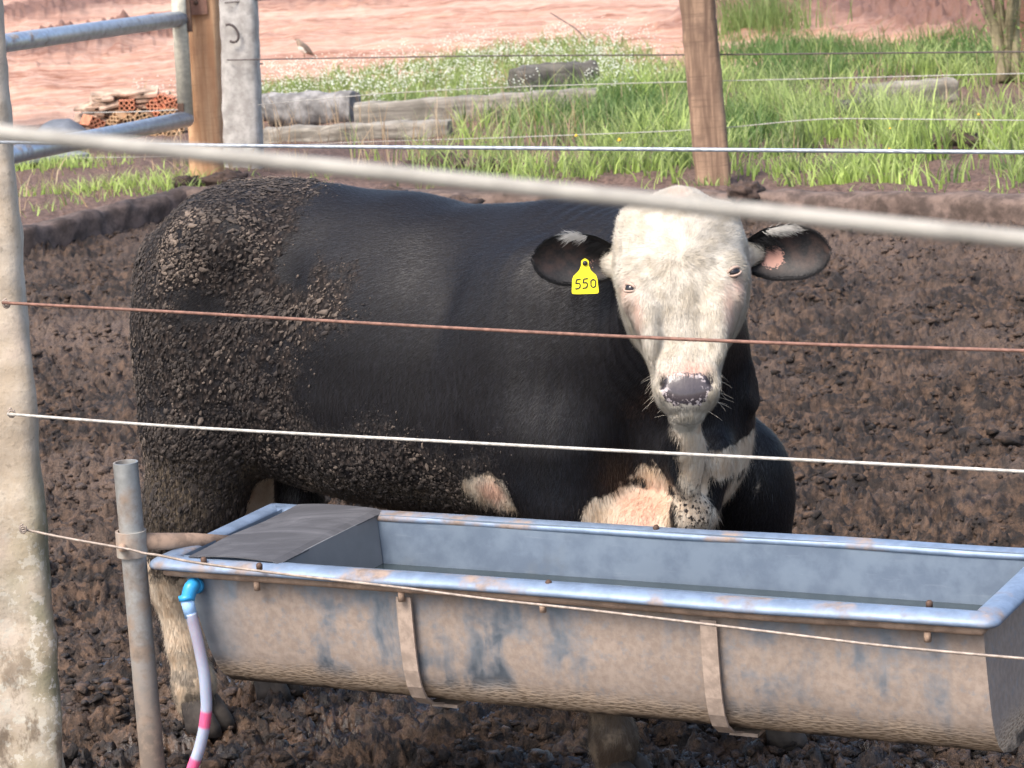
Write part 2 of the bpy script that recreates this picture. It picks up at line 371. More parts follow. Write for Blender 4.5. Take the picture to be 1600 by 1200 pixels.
# ------------------------------------------------------------------ ground
KERB = [np.array(p) for p in ((-9.5, 9.0), (g(40, 400)[0], g(40, 400)[1]), tuple(g(292, 335)[:2]), tuple(g(1150, 345)[:2]), tuple(g(1600, 352)[:2]), (9.5, 11.5))]
def outside(x, y):
    """signed distance in metres beyond the pen's kerb (positive = outside)"""
    xs = np.array([p[0] for p in KERB]); ys = np.array([p[1] for p in KERB])
    yl = np.interp(x, xs, ys, left=ys[0], right=ys[-1])
    i = np.clip(np.searchsorted(xs, x) - 1, 0, len(xs) - 2)
    sl_ = (ys[i + 1] - ys[i]) / (xs[i + 1] - xs[i])
    return (y - yl) / np.sqrt(1 + sl_ ** 2)
def fieldline(x): return 25.5 + .5 * np.sin(x * .9) + .10 * x
def gheight(x, y, fine=True):
    o = outside(x, y); pen = sstep(.08, -.02, o)
    base = .15 * sstep(-.02, .06, o)
    wx = x + .12 * pn(x * 3, y * 3, 0); wy = y + .12 * pn(x * 3, y * 3, 9)
    m = .022 * fbm(x * 1.1, y * 1.1, 2.2, 2)
    m = m + .075 * (billow(wx * 5.5, wy * 5.5, 1.7, 2) - .5)
    if fine:
        m = m + (.032 + .032 * sstep(-.3, .4, pn(x * 1.1, y * .9, 17))) * (billow(wx * 11, wy * 12, 4.1, 3, 2.2, .58) - .5) - .014 * np.clip(1 - np.abs(pn(wx * 9, wy * 9, 6)) * 7, 0, 1)
        m = m + .030 * (billow(wx * 27, wy * 24, 14.1, 2, 2.1, .55) - .45) + .008 * fbm(x * 38, y * 42, .5, 3, 2.1, .6)
    # hoof prints
    cell = .23; cx_, cy_ = np.floor(wx / cell), np.floor(wy / cell)
    h1 = np.abs(np.sin(cx_ * 12.9898 + cy_ * 78.233) * 43758.5) % 1; h2 = np.abs(np.sin(cx_ * 39.34 + cy_ * 11.13) * 24634.6) % 1
    dd = np.hypot(wx - (cx_ + .3 + .4 * h1) * cell, wy - (cy_ + .3 + .4 * h2) * cell)
    m = m - .034 * np.exp(-(dd / .05) ** 2) * (h1 > .35) + .012 * np.exp(-((dd - .078) / .022) ** 2) * (h1 > .35)
    v = .035 * fbm(x * 2, y * 2, 7, 3) + (.02 * (billow(x * 12, y * 12, 2, 3) - .5) if fine else 0)
    fl = sstep(0, 1.2, y - fieldline(x))
    r = .09 * fbm(x * .5, y * 1.2, 3, 5, 2.0, .55) + .035 * billow(x * 2.5, y * 4, 5, 3)
    cl = clodmask(x, y)
    r = r + cl * (.12 + .30 * billow(x * 3, y * 3, 1, 4))
    out_ = v * (1 - fl) + r * fl
    edge = np.exp(-((o + .12) / .22) ** 2) * .05 * (.3 + billow(x * 9, y * 9, 3, 2)) * pen
    return base + m * pen + edge + out_ * (1 - pen) * sstep(0, .25, o)
CL = [(g(90, 95), .9, .5), (g(30, 40), 1.5, .6), (g(240, 70), .8, .35), (g(1480, 62), .7, .9), (g(1560, 50), .6, .7), (g(700, 2), 3.0, .5), (g(1150, 50), .8, .4), (g(1260, 22), .7, .9), (g(200, 10), 2, .5)]
def clodmask(x, y):
    s = 0
    for c, a, b in CL:
        a2 = a; b2 = b * 6
        s = s + np.exp(-((x - c[0]) / a2) ** 2 - ((y - c[1]) / b2) ** 2)
    return np.clip(s + .35 * pn(x * 1.3, y * 1.0, 4.4), 0, 1) * (s > .08)
def zg(x, y): return float(gheight(np.array([x], float), np.array([y], float), False)[0])

def build_ground():
    yy = np.linspace(-60, 1290, 660)                    # finer where it is near: spacing grows with distance
    D = F * H / (yy + 180 + .0)
    D = np.concatenate([[900, 500, 320, 220, 160, 120, 100, 85], D[D < 78], np.arange(5.95, 4.3, -.025), [4.0, 3.5, 3, 2, 1, 0, -3, -8, -20]])
    t = np.concatenate([[-14, -6, -3, -1.6, -.9, -.6, -.45, -.36, -.30], np.linspace(-.26, .26, 820), [.30, .36, .45, .6, .9, 1.6, 3, 6, 14]])
    DD, TT = np.meshgrid(D, t, indexing='ij')
    X = TT * np.maximum(DD, 4.0); Y = DD
    x, y = X.ravel(), Y.ravel()
    z = gheight(x, y)
    far = sstep(60, 120, y) + sstep(12, 25, np.abs(x)); z = z * (1 - np.clip(far, 0, 1)) + .15 * np.clip(far, 0, 1)
    zn_ = sstep(8.6, 7.2, y) * sstep(5.0, 5.4, y) + sum(np.exp(-((x - c[0]) / .10) ** 2 - ((y - c[1]) / .22) ** 2) for c in (g(1180, 552), g(1232, 572), g(1500, 700), g(150, 530)))
    lvl = -.060 + .016 * np.clip(zn_, 0, 1) + .012 * fbm(x * .8, y * .8, 21, 2)
    pud = (z < lvl) & (zn_ > .3) & (outside(x, y) < -.5); z = np.where(pud, lvl, z); pud = pud.astype(np.float32)
    nr, nc = X.shape; i = np.arange(nr - 1)[:, None] * nc + np.arange(nc - 1)[None, :]
    q = np.stack([i, i + 1, i + nc + 1, i + nc], -1).reshape(-1, 4)[:, ::-1]
    o = outside(x, y); pen = sstep(.04, -.04, o + .05 * pn(x * 6, y * 6, 2))
    field = sstep(-.5, .9, y - fieldline(x) + 1.0 * pn(x * 1.2, y * 1.2, 5))
    dry = sstep(-.15, .45, fbm(x * .5, y * .35, 8, 3) + .09 * (y - 13.5)) * sstep(7.5, 10.5, y)
    dry = np.maximum(dry, .5 * sstep(.15, .5, fbm(x * 1.3, y * 1.3, 3, 3)) * sstep(6.8, 8.2, y))
    loc = billow((x + .12 * pn(x * 3, y * 3, 0)) * 5.5, (y + .12 * pn(x * 3, y * 3, 9)) * 5.5, 1.7, 2)
    wet = sstep(.20, .55, fbm(x * 1.6, y * 1.6, 13, 3) + .4 * sstep(7.8, 6.5, y) + .05) * sstep(10.5, 7, y)
    wet = np.clip(wet * (.55 + .6 * sstep(.55, .25, loc)), 0, 1)
    ob = mesh('ground', np.stack([x, y, z], -1), q, M['ground'], attrs=dict(pen=pen, field=field, dry=dry, wet=wet, pud=pud, clod=np.clip(clodmask(x, y) * 1.5, 0, .92)))
    tag(ob, kind='structure')
build_ground()

def build_clods():
    n = 30000
    D = 5.6 * (18.3 / 5.6) ** (RNG.uniform(0, 1, n) ** 1.15); X = RNG.uniform(-.27, .27, n) * D
    k = (outside(X, D) < -.12) & (fbm(X * 1.4, D * 1.1, 30, 2) > -.28); X, D = X[k], D[k]; n = len(X)
    r = np.clip(RNG.lognormal(-4.55, .42, n), .004, .026) * (1 + .03 * (D - 6)) * (.75 + .6 * sstep(-.2, .5, fbm(X * 2, D * 2, 44, 2)))
    gr_ = (1 + 5 ** .5) / 2; iv = np.array([(-1, gr_, 0), (1, gr_, 0), (-1, -gr_, 0), (1, -gr_, 0), (0, -1, gr_), (0, 1, gr_), (0, -1, -gr_), (0, 1, -gr_), (gr_, 0, -1), (gr_, 0, 1), (-gr_, 0, -1), (-gr_, 0, 1)]) / 1.9
    it = np.array([(0,11,5),(0,5,1),(0,1,7),(0,7,10),(0,10,11),(1,5,9),(5,11,4),(11,10,2),(10,7,6),(7,1,8),(3,9,4),(3,4,2),(3,2,6),(3,6,8),(3,8,9),(4,9,5),(2,4,11),(6,2,10),(8,6,7),(9,8,1)])
    a = RNG.uniform(0, 2 * np.pi, n); ca, sa = np.cos(a), np.sin(a)
    T_ = iv[None] * (1 + RNG.normal(0, .30, (n, 12, 1))) * np.stack([RNG.uniform(.8, 1.5, n), RNG.uniform(.7, 1.1, n), RNG.uniform(.45, .8, n)], 1)[:, None]
    Vx = T_[..., 0] * ca[:, None] - T_[..., 1] * sa[:, None]; Vy = T_[..., 0] * sa[:, None] + T_[..., 1] * ca[:, None]
    z0 = gheight(X, D)
    V = np.stack([Vx * r[:, None] + X[:, None], Vy * r[:, None] + D[:, None], T_[..., 2] * r[:, None] + (z0 + r * .02)[:, None]], -1).reshape(-1, 3)
    T = (np.arange(n)[:, None, None] * 12 + it[None]).reshape(-1, 3)
    x, y = V[:, 0], V[:, 1]; dry = sstep(-.15, .45, fbm(x * .5, y * .35, 8, 3) + .09 * (y - 13.5)) * sstep(7.5, 10.5, y)
    wet = np.repeat(np.clip(RNG.normal(.25, .3, n), 0, 1) * sstep(9, 6.5, D), 12)
    o = np.ones(len(V)); tag(mesh('mud_clods', V, T, M['ground'], attrs=dict(pen=o, field=0 * o, dry=dry, wet=wet, pud=0 * o, clod=0 * o)), 'loose clods of trodden mud all over the pen floor', 'mud', kind='stuff')
build_clods()

def build_kerb():
    V = []; rows = 0
    pts = []
    for a, b in zip(KERB[:-1], KERB[1:]):
        n = max(2, int(np.linalg.norm(b - a) / .06))
        for k in range(n): pts.append(a + (b - a) * k / n)
    pts = np.array(pts + [KERB[-1]])
    tn = np.gradient(pts, axis=0); tn /= np.linalg.norm(tn, axis=1)[:, None]; nm = np.stack([-tn[:, 1], tn[:, 0]], 1)
    prof = [(-.03, -.1), (-.03, .0), (-.028, .06), (-.026, .12), (-.015, .155), (.02, .172), (.10, .175), (.15, .17), (.17, .1)]
    for (o_, z_) in prof:
        P = np.concatenate([pts + nm * o_, np.full((len(pts), 1), z_)], 1)
        d = fbm(P[:, 0] * 4, P[:, 1] * 4, P[:, 2] * 7, 4) * .045 + billow(P[:, 0] * 12, P[:, 1] * 12, P[:, 2] * 12, 3) * .04
        P[:, :2] -= nm * d[:, None]; P[:, 2] += d * .5 * (z_ > .1); V.append(P)
    n = len(pts); m = len(prof)
    Fc = [[i * n + j, (i + 1) * n + j, (i + 1) * n + j + 1, i * n + j + 1] for i in range(m - 1) for j in range(n - 1)]
    o = mesh('kerb', np.concatenate(V), Fc, M['kerb']); tag(o, 'low muddy concrete kerb along the far edge of the pen', kind='structure')
build_kerb()

# ------------------------------------------------------------------ plants: thin blades, one mesh per kind
def blades(name, P, hgt, width, lean, mat, tone, seg=3, label=None, cat=None, splay=1.0):
    n = len(P); az = RNG.uniform(0, 2 * np.pi, n); fa = RNG.uniform(0, 2 * np.pi, n)
    dx, dy = np.cos(az), np.sin(az); sx, sy = np.cos(fa), np.sin(fa)
    V = []; tip = []
    for k in range(seg + 1):
        q = k / seg; up = hgt * (q - .28 * lean * q * q) ; out_ = hgt * lean * q ** 1.8 * splay
        wd = width * (1 - q) ** .7 * .5
        c = P + np.stack([dx * out_, dy * out_, up], 1)
        s = np.stack([sx * wd, sy * wd, 0 * wd], 1)
        if k < seg: V += [c - s, c + s]; tip += [np.full(n, q * .8)] * 2
        else: V += [c]; tip += [np.full(n, 1.0)]
    m = 2 * seg + 1; VV = np.stack(V, 1).reshape(-1, 3); TP = np.stack(tip, 1).ravel()
    base = np.arange(n)[:, None] * m; tris = []
    for k in range(seg - 1):
        a = 2 * k; tris += [base + np.array([a, a + 1, a + 3]), base + np.array([a, a + 3, a + 2])]
    a = 2 * (seg - 1); tris.append(base + np.array([a, a + 1, a + 2]))
    T = np.concatenate(tris).astype(np.int32)
    o = mesh(name, VV, T, mat, attrs=dict(tone=np.repeat(tone, m), tip=TP * .5))
    return tag(o, label, cat, kind='stuff')
def scatter(n, box_, dens):
    """n points in an x-y box kept with probability dens(x,y)"""
    x = RNG.uniform(box_[0], box_[1], n); y = RNG.uniform(box_[2], box_[3], n)
    k = RNG.uniform(0, 1, n) < dens(x, y); x, y = x[k], y[k]
    return np.stack([x, y, gheight(x, y, False) - .01], 1)
def tuft(P, k, r):
    Q = np.repeat(P, k, axis=0); Q[:, 0] += RNG.normal(0, r, len(Q)); Q[:, 1] += RNG.normal(0, r, len(Q)); return Q
def rightside(x, y):         # the grown-over strip on the right and the middle
    o = outside(x, y)
    near = sstep(.35, .75, o + .25 * pn(x * 1.5, y * 1.5, 3))
    farl = sstep(0, -1.5, y - np.interp(x, [-2, 0, 1.2, 2.5, 6, 9], [24, 28, 29.2, 28.4, 27.2, 27]))
    left = sstep(-1.3, .4, x + .5 * pn(x * 2, y * 2, 1))
    return near * farl * left
BARE = [(g(x_, y_), a_, b_) for x_, y_, a_, b_ in ((600, 212, .5, 1.3), (700, 205, .55, 1.3), (800, 196, .5, 1.2), (880, 188, .45, 1.1), (870, 160, .5, 1.6), (1420, 176, .8, 1.8), (1350, 184, .5, 1.5), (690, 240, .8, .8), (1480, 226, .25, .5))]
def grassdens(x, y):
    d = rightside(x, y) * np.clip(.62 + 1.7 * pn(x * 1.5, y * .9, 6), .04, 1)
    for c, a, b in BARE: d = d * (1 - .98 * np.exp(-((x - c[0]) / a) ** 2 - ((y - c[1]) / b) ** 2))
    return d
P = scatter(21000, (-2.5, 10, 15, 34), grassdens); P = tuft(P, 5, .05)
n = len(P); hb = (.15 + .34 * sstep(.3, 1.6, outside(P[:, 0], P[:, 1])) * np.clip(.7 + .8 * pn(P[:, 0] * 1.4, P[:, 1] * 1.4, 8), .3, 1.3)) * RNG.uniform(.5, 1.15, n)
hb *= np.clip(1 + 1.1 * pn(P[:, 0] * .9, P[:, 1] * .7, 40), .45, 1.6); hb *= .88 - .40 * sstep(22, 27, P[:, 1])
tone = np.clip(.50 + .8 * fbm(P[:, 0] * 1.3, P[:, 1] * 1.0, 2, 3) + RNG.normal(0, .28, n), 0, 1)
blades('grass', P, hb, RNG.uniform(.008, .02, n), RNG.uniform(.15, .9, n), M['grass'], tone, 3, 'long bright green grass growing beyond the far kerb', 'grass')
# short grass sprigs at the foot of the strip and on the left bank
P = scatter(9000, (-5, 9, 13, 24), lambda x, y: sstep(.15, .3, outside(x, y)) * sstep(1.5, .7, outside(x, y)) * np.clip(.22 + 1.2 * pn(x * 1.6, y * 1.6, 12), 0, 1)); P = tuft(P, 5, .05); n = len(P)
blades('short_grass', P, RNG.uniform(.04, .13, n), RNG.uniform(.006, .014, n), RNG.uniform(.3, 1.1, n), M['grass'], np.clip(RNG.normal(.55, .2, n), 0, 1), 2, 'short grass sprigs on the bare soil behind the kerb', 'grass')
# dark grass clumps
cl = [g(1290, 110), g(1010, 220), g(960, 190), g(1150, 240), g(1440, 120), g(1560, 120), g(1250, 140), g(1200, 115), g(870, 205)]
P = np.concatenate([c + np.stack([RNG.normal(0, .38, 900), RNG.normal(0, .6, 900), np.zeros(900)], 1) for c in cl]); P[:, 2] = gheight(P[:, 0], P[:, 1], False); n = len(P)
blades('dark_grass', P, RNG.uniform(.12, .34, n), RNG.uniform(.008, .018, n), RNG.uniform(.2, .9, n), M['grass_d'], np.clip(RNG.normal(.4, .25, n), 0, 1), 3, 'darker green grass clumps between the bright grass', 'grass')
# flowering weeds: thin stems with leaflets and white heads
WB = g(868, 168)
def weed_d(x, y):
    yl = np.interp(x, [-4, -3, -1.5, 0, 1.2, 2], [25.5, 25, 24.5, 23.5, 23.5, 24]); yh = np.interp(x, [-4, -3, -1.5, 0, 1.2, 2], [26.6, 27.6, 29, 31, 31.5, 30])
    return sstep(yl - .5, yl + .3, y) * sstep(yh + 1, yh - 1, y) * sstep(-3.9, -3.0, x) * sstep(2.0, 1.2, x) * np.clip(.8 + .9 * pn(x * 1.6, y, 5), .1, 1) * (1 - .97 * np.exp(-((x - WB[0]) / .62) ** 2 - ((y - WB[1]) / 2.0) ** 2))
P = scatter(13000, (-4, 2.2, 22, 35), weed_d); n = len(P)
hs = RNG.uniform(.12, .34, n)
Q = tuft(P, 4, .035); nq = len(Q)
blades('weeds', Q, np.repeat(hs, 4) * RNG.uniform(.5, 1, nq), RNG.uniform(.008, .02, nq), RNG.uniform(.2, .9, nq), M['weed'], np.clip(RNG.normal(.55, .25, nq), 0, 1), 2, 'pale green weeds in front of the red soil', 'weeds')
mb = P[RNG.uniform(0, 1, n) < .4 + 1.2 * pn(P[:, 0] * 1.4, P[:, 1] * .8, 77)]; hh = RNG.uniform(.12, .34, len(mb))
C = np.repeat(mb + np.stack([0 * hh, 0 * hh, hh], 1), 4, axis=0) + RNG.normal(0, .035, (len(mb) * 4, 3))
r = RNG.uniform(.007, .015, len(C))
Va = np.stack([C + r[:, None] * np.array(v) for v in ((1, 0, 0), (-.5, .87, .1), (-.5, -.87, .1), (0, 0, .9))], 1).reshape(-1, 3)
b = np.arange(len(C))[:, None] * 4; T = np.concatenate([b + np.array(v) for v in ((0, 1, 3), (1, 2, 3), (2, 0, 3), (0, 2, 1))])
tag(mesh('weed_flowers', Va, T, M['petal']), 'tiny white flower heads on the pale weeds', 'flowers', kind='stuff')
P = scatter(3800, (-2.6, 8, 18, 29), lambda x, y: sstep(.5, .9, outside(x, y)) * np.clip(.4 + pn(x * 2, y * 2, 7), 0, 1) * (sstep(1.2, -.2, x) * sstep(24.5, 24, y) + .35 * rightside(x, y))); P = tuft(P, 2, .02); n = len(P)
blades('dry_stalks', P, RNG.uniform(.12, .48, n), RNG.uniform(.006, .013, n), RNG.uniform(.02, .5, n), M['straw'], RNG.uniform(0, 1, n), 2, 'thin dry straw coloured stalks by the grey beams', 'dry weeds')
P = scatter(700, (-5.2, -2.2, 17, 24), lambda x, y: sstep(.2, .5, outside(x, y)) * np.clip(.3 + pn(x * 3, y * 3, 7), 0, 1)); P = tuft(P, 2, .03); n = len(P)
blades('dry_grass', P, RNG.uniform(.05, .3, n), RNG.uniform(.005, .012, n), RNG.uniform(.3, 1.3, n), M['straw'], RNG.uniform(0, 1, n), 3, 'dry bent grass on the bank below the bricks', 'dry grass')
c0 = g(75, 262, .15); cc = [(c0, 500, .3, .25), (g(250, 292, .15), 300, .22, .3), (g(110, 300, .15), 90, .3, .1), (g(150, 298, .15), 90, .2, .1)]
P = np.concatenate([c + np.stack([RNG.normal(0, a, k), RNG.normal(0, b_, k), np.zeros(k)], 1) for c, k, a, b_ in cc]); P[:, 2] = gheight(P[:, 0], P[:, 1], False); n = len(P)
blades('bright_grass', P, RNG.uniform(.06, .17, n), RNG.uniform(.007, .015, n), RNG.uniform(.3, 1, n), M['grass'], np.clip(RNG.normal(.75, .2, n), 0, 1), 2, 'small bright green tufts on the soil left of the orange sleeper post', 'grass')
P = scatter(70, (-.5, 6, 16, 23), lambda x, y: sstep(.3, .5, outside(x, y)) * sstep(3, 2, outside(x, y)) * (pn(x * 1.5, y * 1.5, 31) > .0)); n = len(P)
P[:, 2] += RNG.uniform(.12, .4, n); r = RNG.uniform(.012, .026, n)
Va = np.stack([P + r[:, None] * np.array(v) for v in ((1, 0, 0), (-.5, .87, .1), (-.5, -.87, .1), (0, 0, .9))], 1).reshape(-1, 3)
b = np.arange(n)[:, None] * 4; T = np.concatenate([b + np.array(v) for v in ((0, 1, 3), (1, 2, 3), (2, 0, 3), (0, 2, 1))])
tag(mesh('yellow_flowers', Va, T, M['yellow']), 'small orange yellow flowers low in the green grass', 'flowers', kind='stuff')
# ------------------------------------------------------------------ far fence posts
def gz(px, py, dz=.15):                               # ground point seen at a pixel, on the bank
    return g(px, py, dz)
def post_beam(name, label, base_px, top_px, wpx, hdepth, mat, cat='post', n=6, amp=.008, dz=.15, **k):
    b = gz(*base_px, dz); D = b[1]; tp = at(*top_px, D); w_ = wpx * D / F
    root = thing(name, label, cat, b)
    dirv = norm(tp - b); tp = tp + dirv * .25; bb = b - dirv * .25
    b2 = np.array([0, hdepth / 2, 0])
    mesh('post_body', *beam(bb + b2, tp + b2, w_, hdepth, side=(1, -.12, 0), n=n, seg=34, amp=amp, crack=.006, **k), mat, root)
    return root, D, w_
p_o, D_o, _ = post_beam('sleeper_post', 'orange weathered wooden sleeper post left of the grey concrete post', (322, 283), (313, 0), 51, .18, M['wood_o'])
V, Fc = box(at(304, 3, D_o - .02), (.18, .02, .19)); mesh('latch_plate', V, Fc, M['wood_r'], p_o, False)
V, Fc = tube([at(306, 4, D_o - .035), at(306, 4, D_o + .05)], .018, 10); mesh('bolt', V, Fc, M['bolt'], p_o)
p_c, D_c, _ = post_beam('concrete_post', 'grey concrete fence post with an iron loop, right of the orange sleeper', (378, 262), (368, 0), 62, .2, M['post_c2'], n=9, amp=.006)
# iron loop and strand on its face
lp = [at(361 + 11 * math.cos(a) + 4 * math.sin(a), 52 + 14 * math.sin(a), D_c - .04) for a in np.linspace(-2.0, 2.1, 14)]
mesh('iron_loop', *tube(lp, .010, 8), M['wire_d'], p_c)
p_b, D_b, _ = post_beam('sleeper_post', 'brown wooden sleeper post standing right behind the bull\'s white head', (1117, 288), (1091, 0), 55, .2, M['wood_b'])
p_r, D_r, _ = post_beam('fence_post', 'reddish wooden post cut off by the top right corner', (1607, 118), (1590, 0), 34, .15, M['wood_r'])

# ------------------------------------------------------------------ gate of galvanised pipe (far left)
gate = thing('pipe_gate', 'open galvanised pipe gate hanging beside the orange sleeper post', 'gate', at(287, 187, D_o - .12))
Dg = D_o - .14
def railp(px, py, D): return at(px, py, D)
Dl = Dg * .88
mesh('top_rail', *tube([railp(-120, 88, Dl * .955), railp(10, 67, Dl), railp(283, 29, Dg)], [.064, .061, .059], 16), M['galv'], gate)
mesh('bottom_rail', *tube([railp(-120, 282, Dl * .955), railp(30, 239, Dl), railp(292, 186, Dg)], [.066, .062, .060], 16), M['galv'], gate)
mesh('end_stile', *tube([railp(277, -60, Dg), railp(281, 30, Dg), railp(291, 190, Dg)], .058, 16), M['stile'], gate)
V, Fc = box(at(293, 22, Dg), (.05, .05, .26)); mesh('hinge_lug', V, Fc, M['bolt'], gate, False)
V, Fc = box(at(283, 172, Dg - .05), (.045, .04, .10)); mesh('weld_lug', V, Fc, M['bolt'], gate, False)

# ------------------------------------------------------------------ hollow clay bricks in a heap
def brick_mesh():
    Lb, Wb, Hb = .24, .145, .095; nx, nz = 3, 2; MBk = MB()
    cw, ch = Wb / nx, Hb / nz
    for ix in range(nx):
        for iz in range(nz):
            cx, cz = -Wb / 2 + cw * (ix + .5), ch * (iz + .5); r = .0165
            V = []; sq = []; 
            for k in range(8):
                a = math.pi / 8 + k * math.pi / 4; c, s = math.cos(a), math.sin(a); m = max(abs(c), abs(s))
                sq.append((c / m * cw / 2, s / m * ch / 2)); V.append((c * r, s * r))
            pts = [(cx + x, -Lb / 2, cz + z) for x, z in sq] + [(cx + x, -Lb / 2, cz + z) for x, z in V] + [(cx + x, Lb / 2 - .01, cz + z) for x, z in V]
            Fc = [[k, (k + 1) % 8, 8 + (k + 1) % 8, 8 + k] for k in range(8)] + [[8 + k, 8 + (k + 1) % 8, 16 + (k + 1) % 8, 16 + k] for k in range(8)] + [[16 + k for k in range(8)]]
            MBk.add(pts, Fc)
    # grooved outer sides and back
    def side(p0, p1, nrm):
        k = 9; pp = []
        for i in range(k + 1):
            q = i / k; d = .0035 if (i % 2 and 0 < i < k) else 0
            p = np.array(p0) + (np.array(p1) - np.array(p0)) * q - np.array(nrm) * d
            pp += [(p[0], -Lb / 2, p[1]), (p[0], Lb / 2, p[1])]
        MBk.add(pp, [[2 * i, 2 * i + 1, 2 * i + 3, 2 * i + 2] for i in range(k)])
    x0, x1 = -Wb / 2, Wb / 2
    side((x0, 0), (x1, 0), (0, -1)); side((x0, Hb), (x1, Hb), (0, 1)); side((x0, 0), (x0, Hb), (-1, 0)); side((x1, 0), (x1, Hb), (1, 0))
    MBk.add([(x0, Lb / 2, 0), (x1, Lb / 2, 0), (x1, Lb / 2, Hb), (x0, Lb / 2, Hb)], [[0, 1, 2, 3]])
    V = np.concatenate(MBk.V); return V, MBk.F
bV, bF = brick_mesh()
b0 = mesh('hollow_brick', bV, bF, M['brick'], None, False); bm2 = b0.data.copy(); bm2.materials.clear(); bm2.materials.append(M['brick2'])
GB = 'hollow clay bricks in the heap'
# px, py of the face centre, roll of the face, yaw, colour, label
BR = [(198, 165, 0, .1, 0, 'red hollow brick with six round holes facing out, top middle of the heap'),
      (152, 193, .5, .5, 0, 'red hollow brick tipped down at the left end of the heap'),
      (177, 188, -.7, -.5, 1, 'dirty hollow brick lying on its corner under the red one'),
      (205, 191, .62, .0, 1, 'ochre hollow brick standing on its corner in mid heap'),
      (224, 184, .55, .2, 1, 'ochre hollow brick leaning right beside the corner standing one'),
      (257, 158, .35, .0, 0, 'pinkish hollow brick near the gate stile, topmost at the right'),
      (270, 166, -.2, .4, 0, 'pinkish broken brick half behind the gate stile'),
      (262, 178, .0, .1, 1, 'ochre hollow brick just below the topmost right one'),
      (240, 169, .85, -.2, 0, 'red brick lying slanted between the two top bricks'),
      (250, 193, .1, .1, 1, 'ochre brick right above the bottom gate rail'),
      (275, 199, -.1, -.1, 1, 'ochre brick against the orange sleeper, above the lowest course'),
      (228, 211, .05, .1, 1, 'ochre brick in the lowest course, left one'),
      (250, 212, .12, .0, 1, 'ochre brick in the lowest course, middle one'),
      (272, 213, .03, .05, 1, 'ochre brick in the lowest course, by the orange sleeper'),
      (140, 236, .1, .9, 0, 'red brick low on the ground beside the grey sheet')]
Dk = 23.4
for i, (px, py, ro, ya, c, lb) in enumerate(BR):
    o = b0 if i == 0 else b0.copy()
    if i: COL.objects.link(o)
    if c: o.data = bm2
    dd = Dk + .45 * (1 - (py - 160) / 60) * .5
    p = at(px, py, dd)
    o.location = p; o.rotation_euler = (0, ro, ya)
    o.location = Vector(p) - Matrix.Rotation(ya, 3, 'Z') @ Matrix.Rotation(ro, 3, 'Y') @ Vector((0, -.12, .047))
    tag(o, lb, 'brick', GB)
# broken roof tiles heaped on and behind the bricks
mb = MB()
for i in range(210):
    px = RNG.uniform(135, 292); py = 150 + 26 * abs((px - 215) / 80) ** 2 + RNG.uniform(-8, 38) * (1 if px > 130 else .5)
    if py > 196: continue
    c = at(px, py, Dk + .35 + RNG.uniform(0, .5)); c[2] = max(c[2], .2)
    a = RNG.uniform(-.5, .5); ax = [norm((1, .3 * a, .35 * a)), norm((0, 1, RNG.uniform(-.2, .6))), norm((-.35 * a, -.2, 1))]
    mb.add(*box(c, (RNG.uniform(.08, .3), RNG.uniform(.06, .2), RNG.uniform(.012, .03)), ax))
hc = g(215, 215, .15); 
tag(mb.build('rubble', M['rubble'], None, False), 'pale broken tile pieces heaped over the hollow bricks', 'rubble', kind='stuff')
# soil mound under the heap so that it stands on something
th = np.linspace(0, 2 * np.pi, 36, endpoint=False); V = []; R_ = np.linspace(0, 1, 10)
c0 = np.array([at(215, 215, 24.1)[0], 24.1, .12])
for r_ in R_: V.append(np.stack([c0[0] + .62 * r_ * np.cos(th), c0[1] + .5 * r_ * np.sin(th), c0[2] + .36 * (1 - r_ ** 2) + .03 * pn(th * 1.3, r_ * 4 + 0 * th, 1)], 1))
n = 36; Fc = [[i * n + j, i * n + (j + 1) % n, (i + 1) * n + (j + 1) % n, (i + 1) * n + j] for i in range(9) for j in range(n)]
tag(mesh('soil_mound', np.concatenate(V), Fc, M['kerb']), 'low dark soil mound under the brick heap', kind='structure')

# curved grey sheet beside the bricks
def sheet():
    b = g(90, 262, .15); D = 22.5
    A = [(58, 204), (72, 191), (88, 186), (106, 185), (124, 194), (140, 207), (151, 222)]; B = [(34, 264), (50, 258), (68, 254), (84, 252), (98, 250), (110, 249), (120, 247)]
    top = [at(x, y, D + .7) for x, y in A]; fr = [at(x, y, D - .2) for x, y in B]
    V = []
    for P in (fr, top):
        P = np.array(P); q = np.linspace(0, len(P) - 1, 25)
        V.append(np.stack([hermite(np.arange(len(P)), P[:, k], q) for k in range(3)], 1))
    n = 25; V2 = [V[0], V[0] + (V[1] - V[0]) * .5 + np.array([0, 0, .03]), V[1]]; T = np.array([0.0, 0, -.025])
    allV = np.concatenate(V2 + [v + T for v in V2])
    Fc = []
    for L_ in (0, 3):
        for i in range(2): Fc += [[(L_ + i) * n + j, (L_ + i) * n + j + 1, (L_ + i + 1) * n + j + 1, (L_ + i + 1) * n + j] for j in range(n - 1)]
    Fc += [[j, j + 1, 3 * n + j + 1, 3 * n + j] for j in range(n - 1)] + [[2 * n + j, 2 * n + j + 1, 5 * n + j + 1, 5 * n + j] for j in range(n - 1)]
    Fc += [[i * n + e, (i + 1) * n + e, (i + 4) * n + e, (i + 3) * n + e] for i in range(2) for e in (0, n - 1)]
    tag(mesh('curved_sheet', allV, Fc, M['sheet']), 'curved grey sheet lying on the grass left of the brick heap', 'sheet')
sheet()
tag(mesh('flat_slab', *beam(gz(20, 262) + [0, 0, .05], gz(130, 250) + [0, 0, .05], .35, .05, side=(0, 1, 0), n=8, seed=4), M['sheet']), 'flat grey slab on the ground under the curved sheet', 'slab')

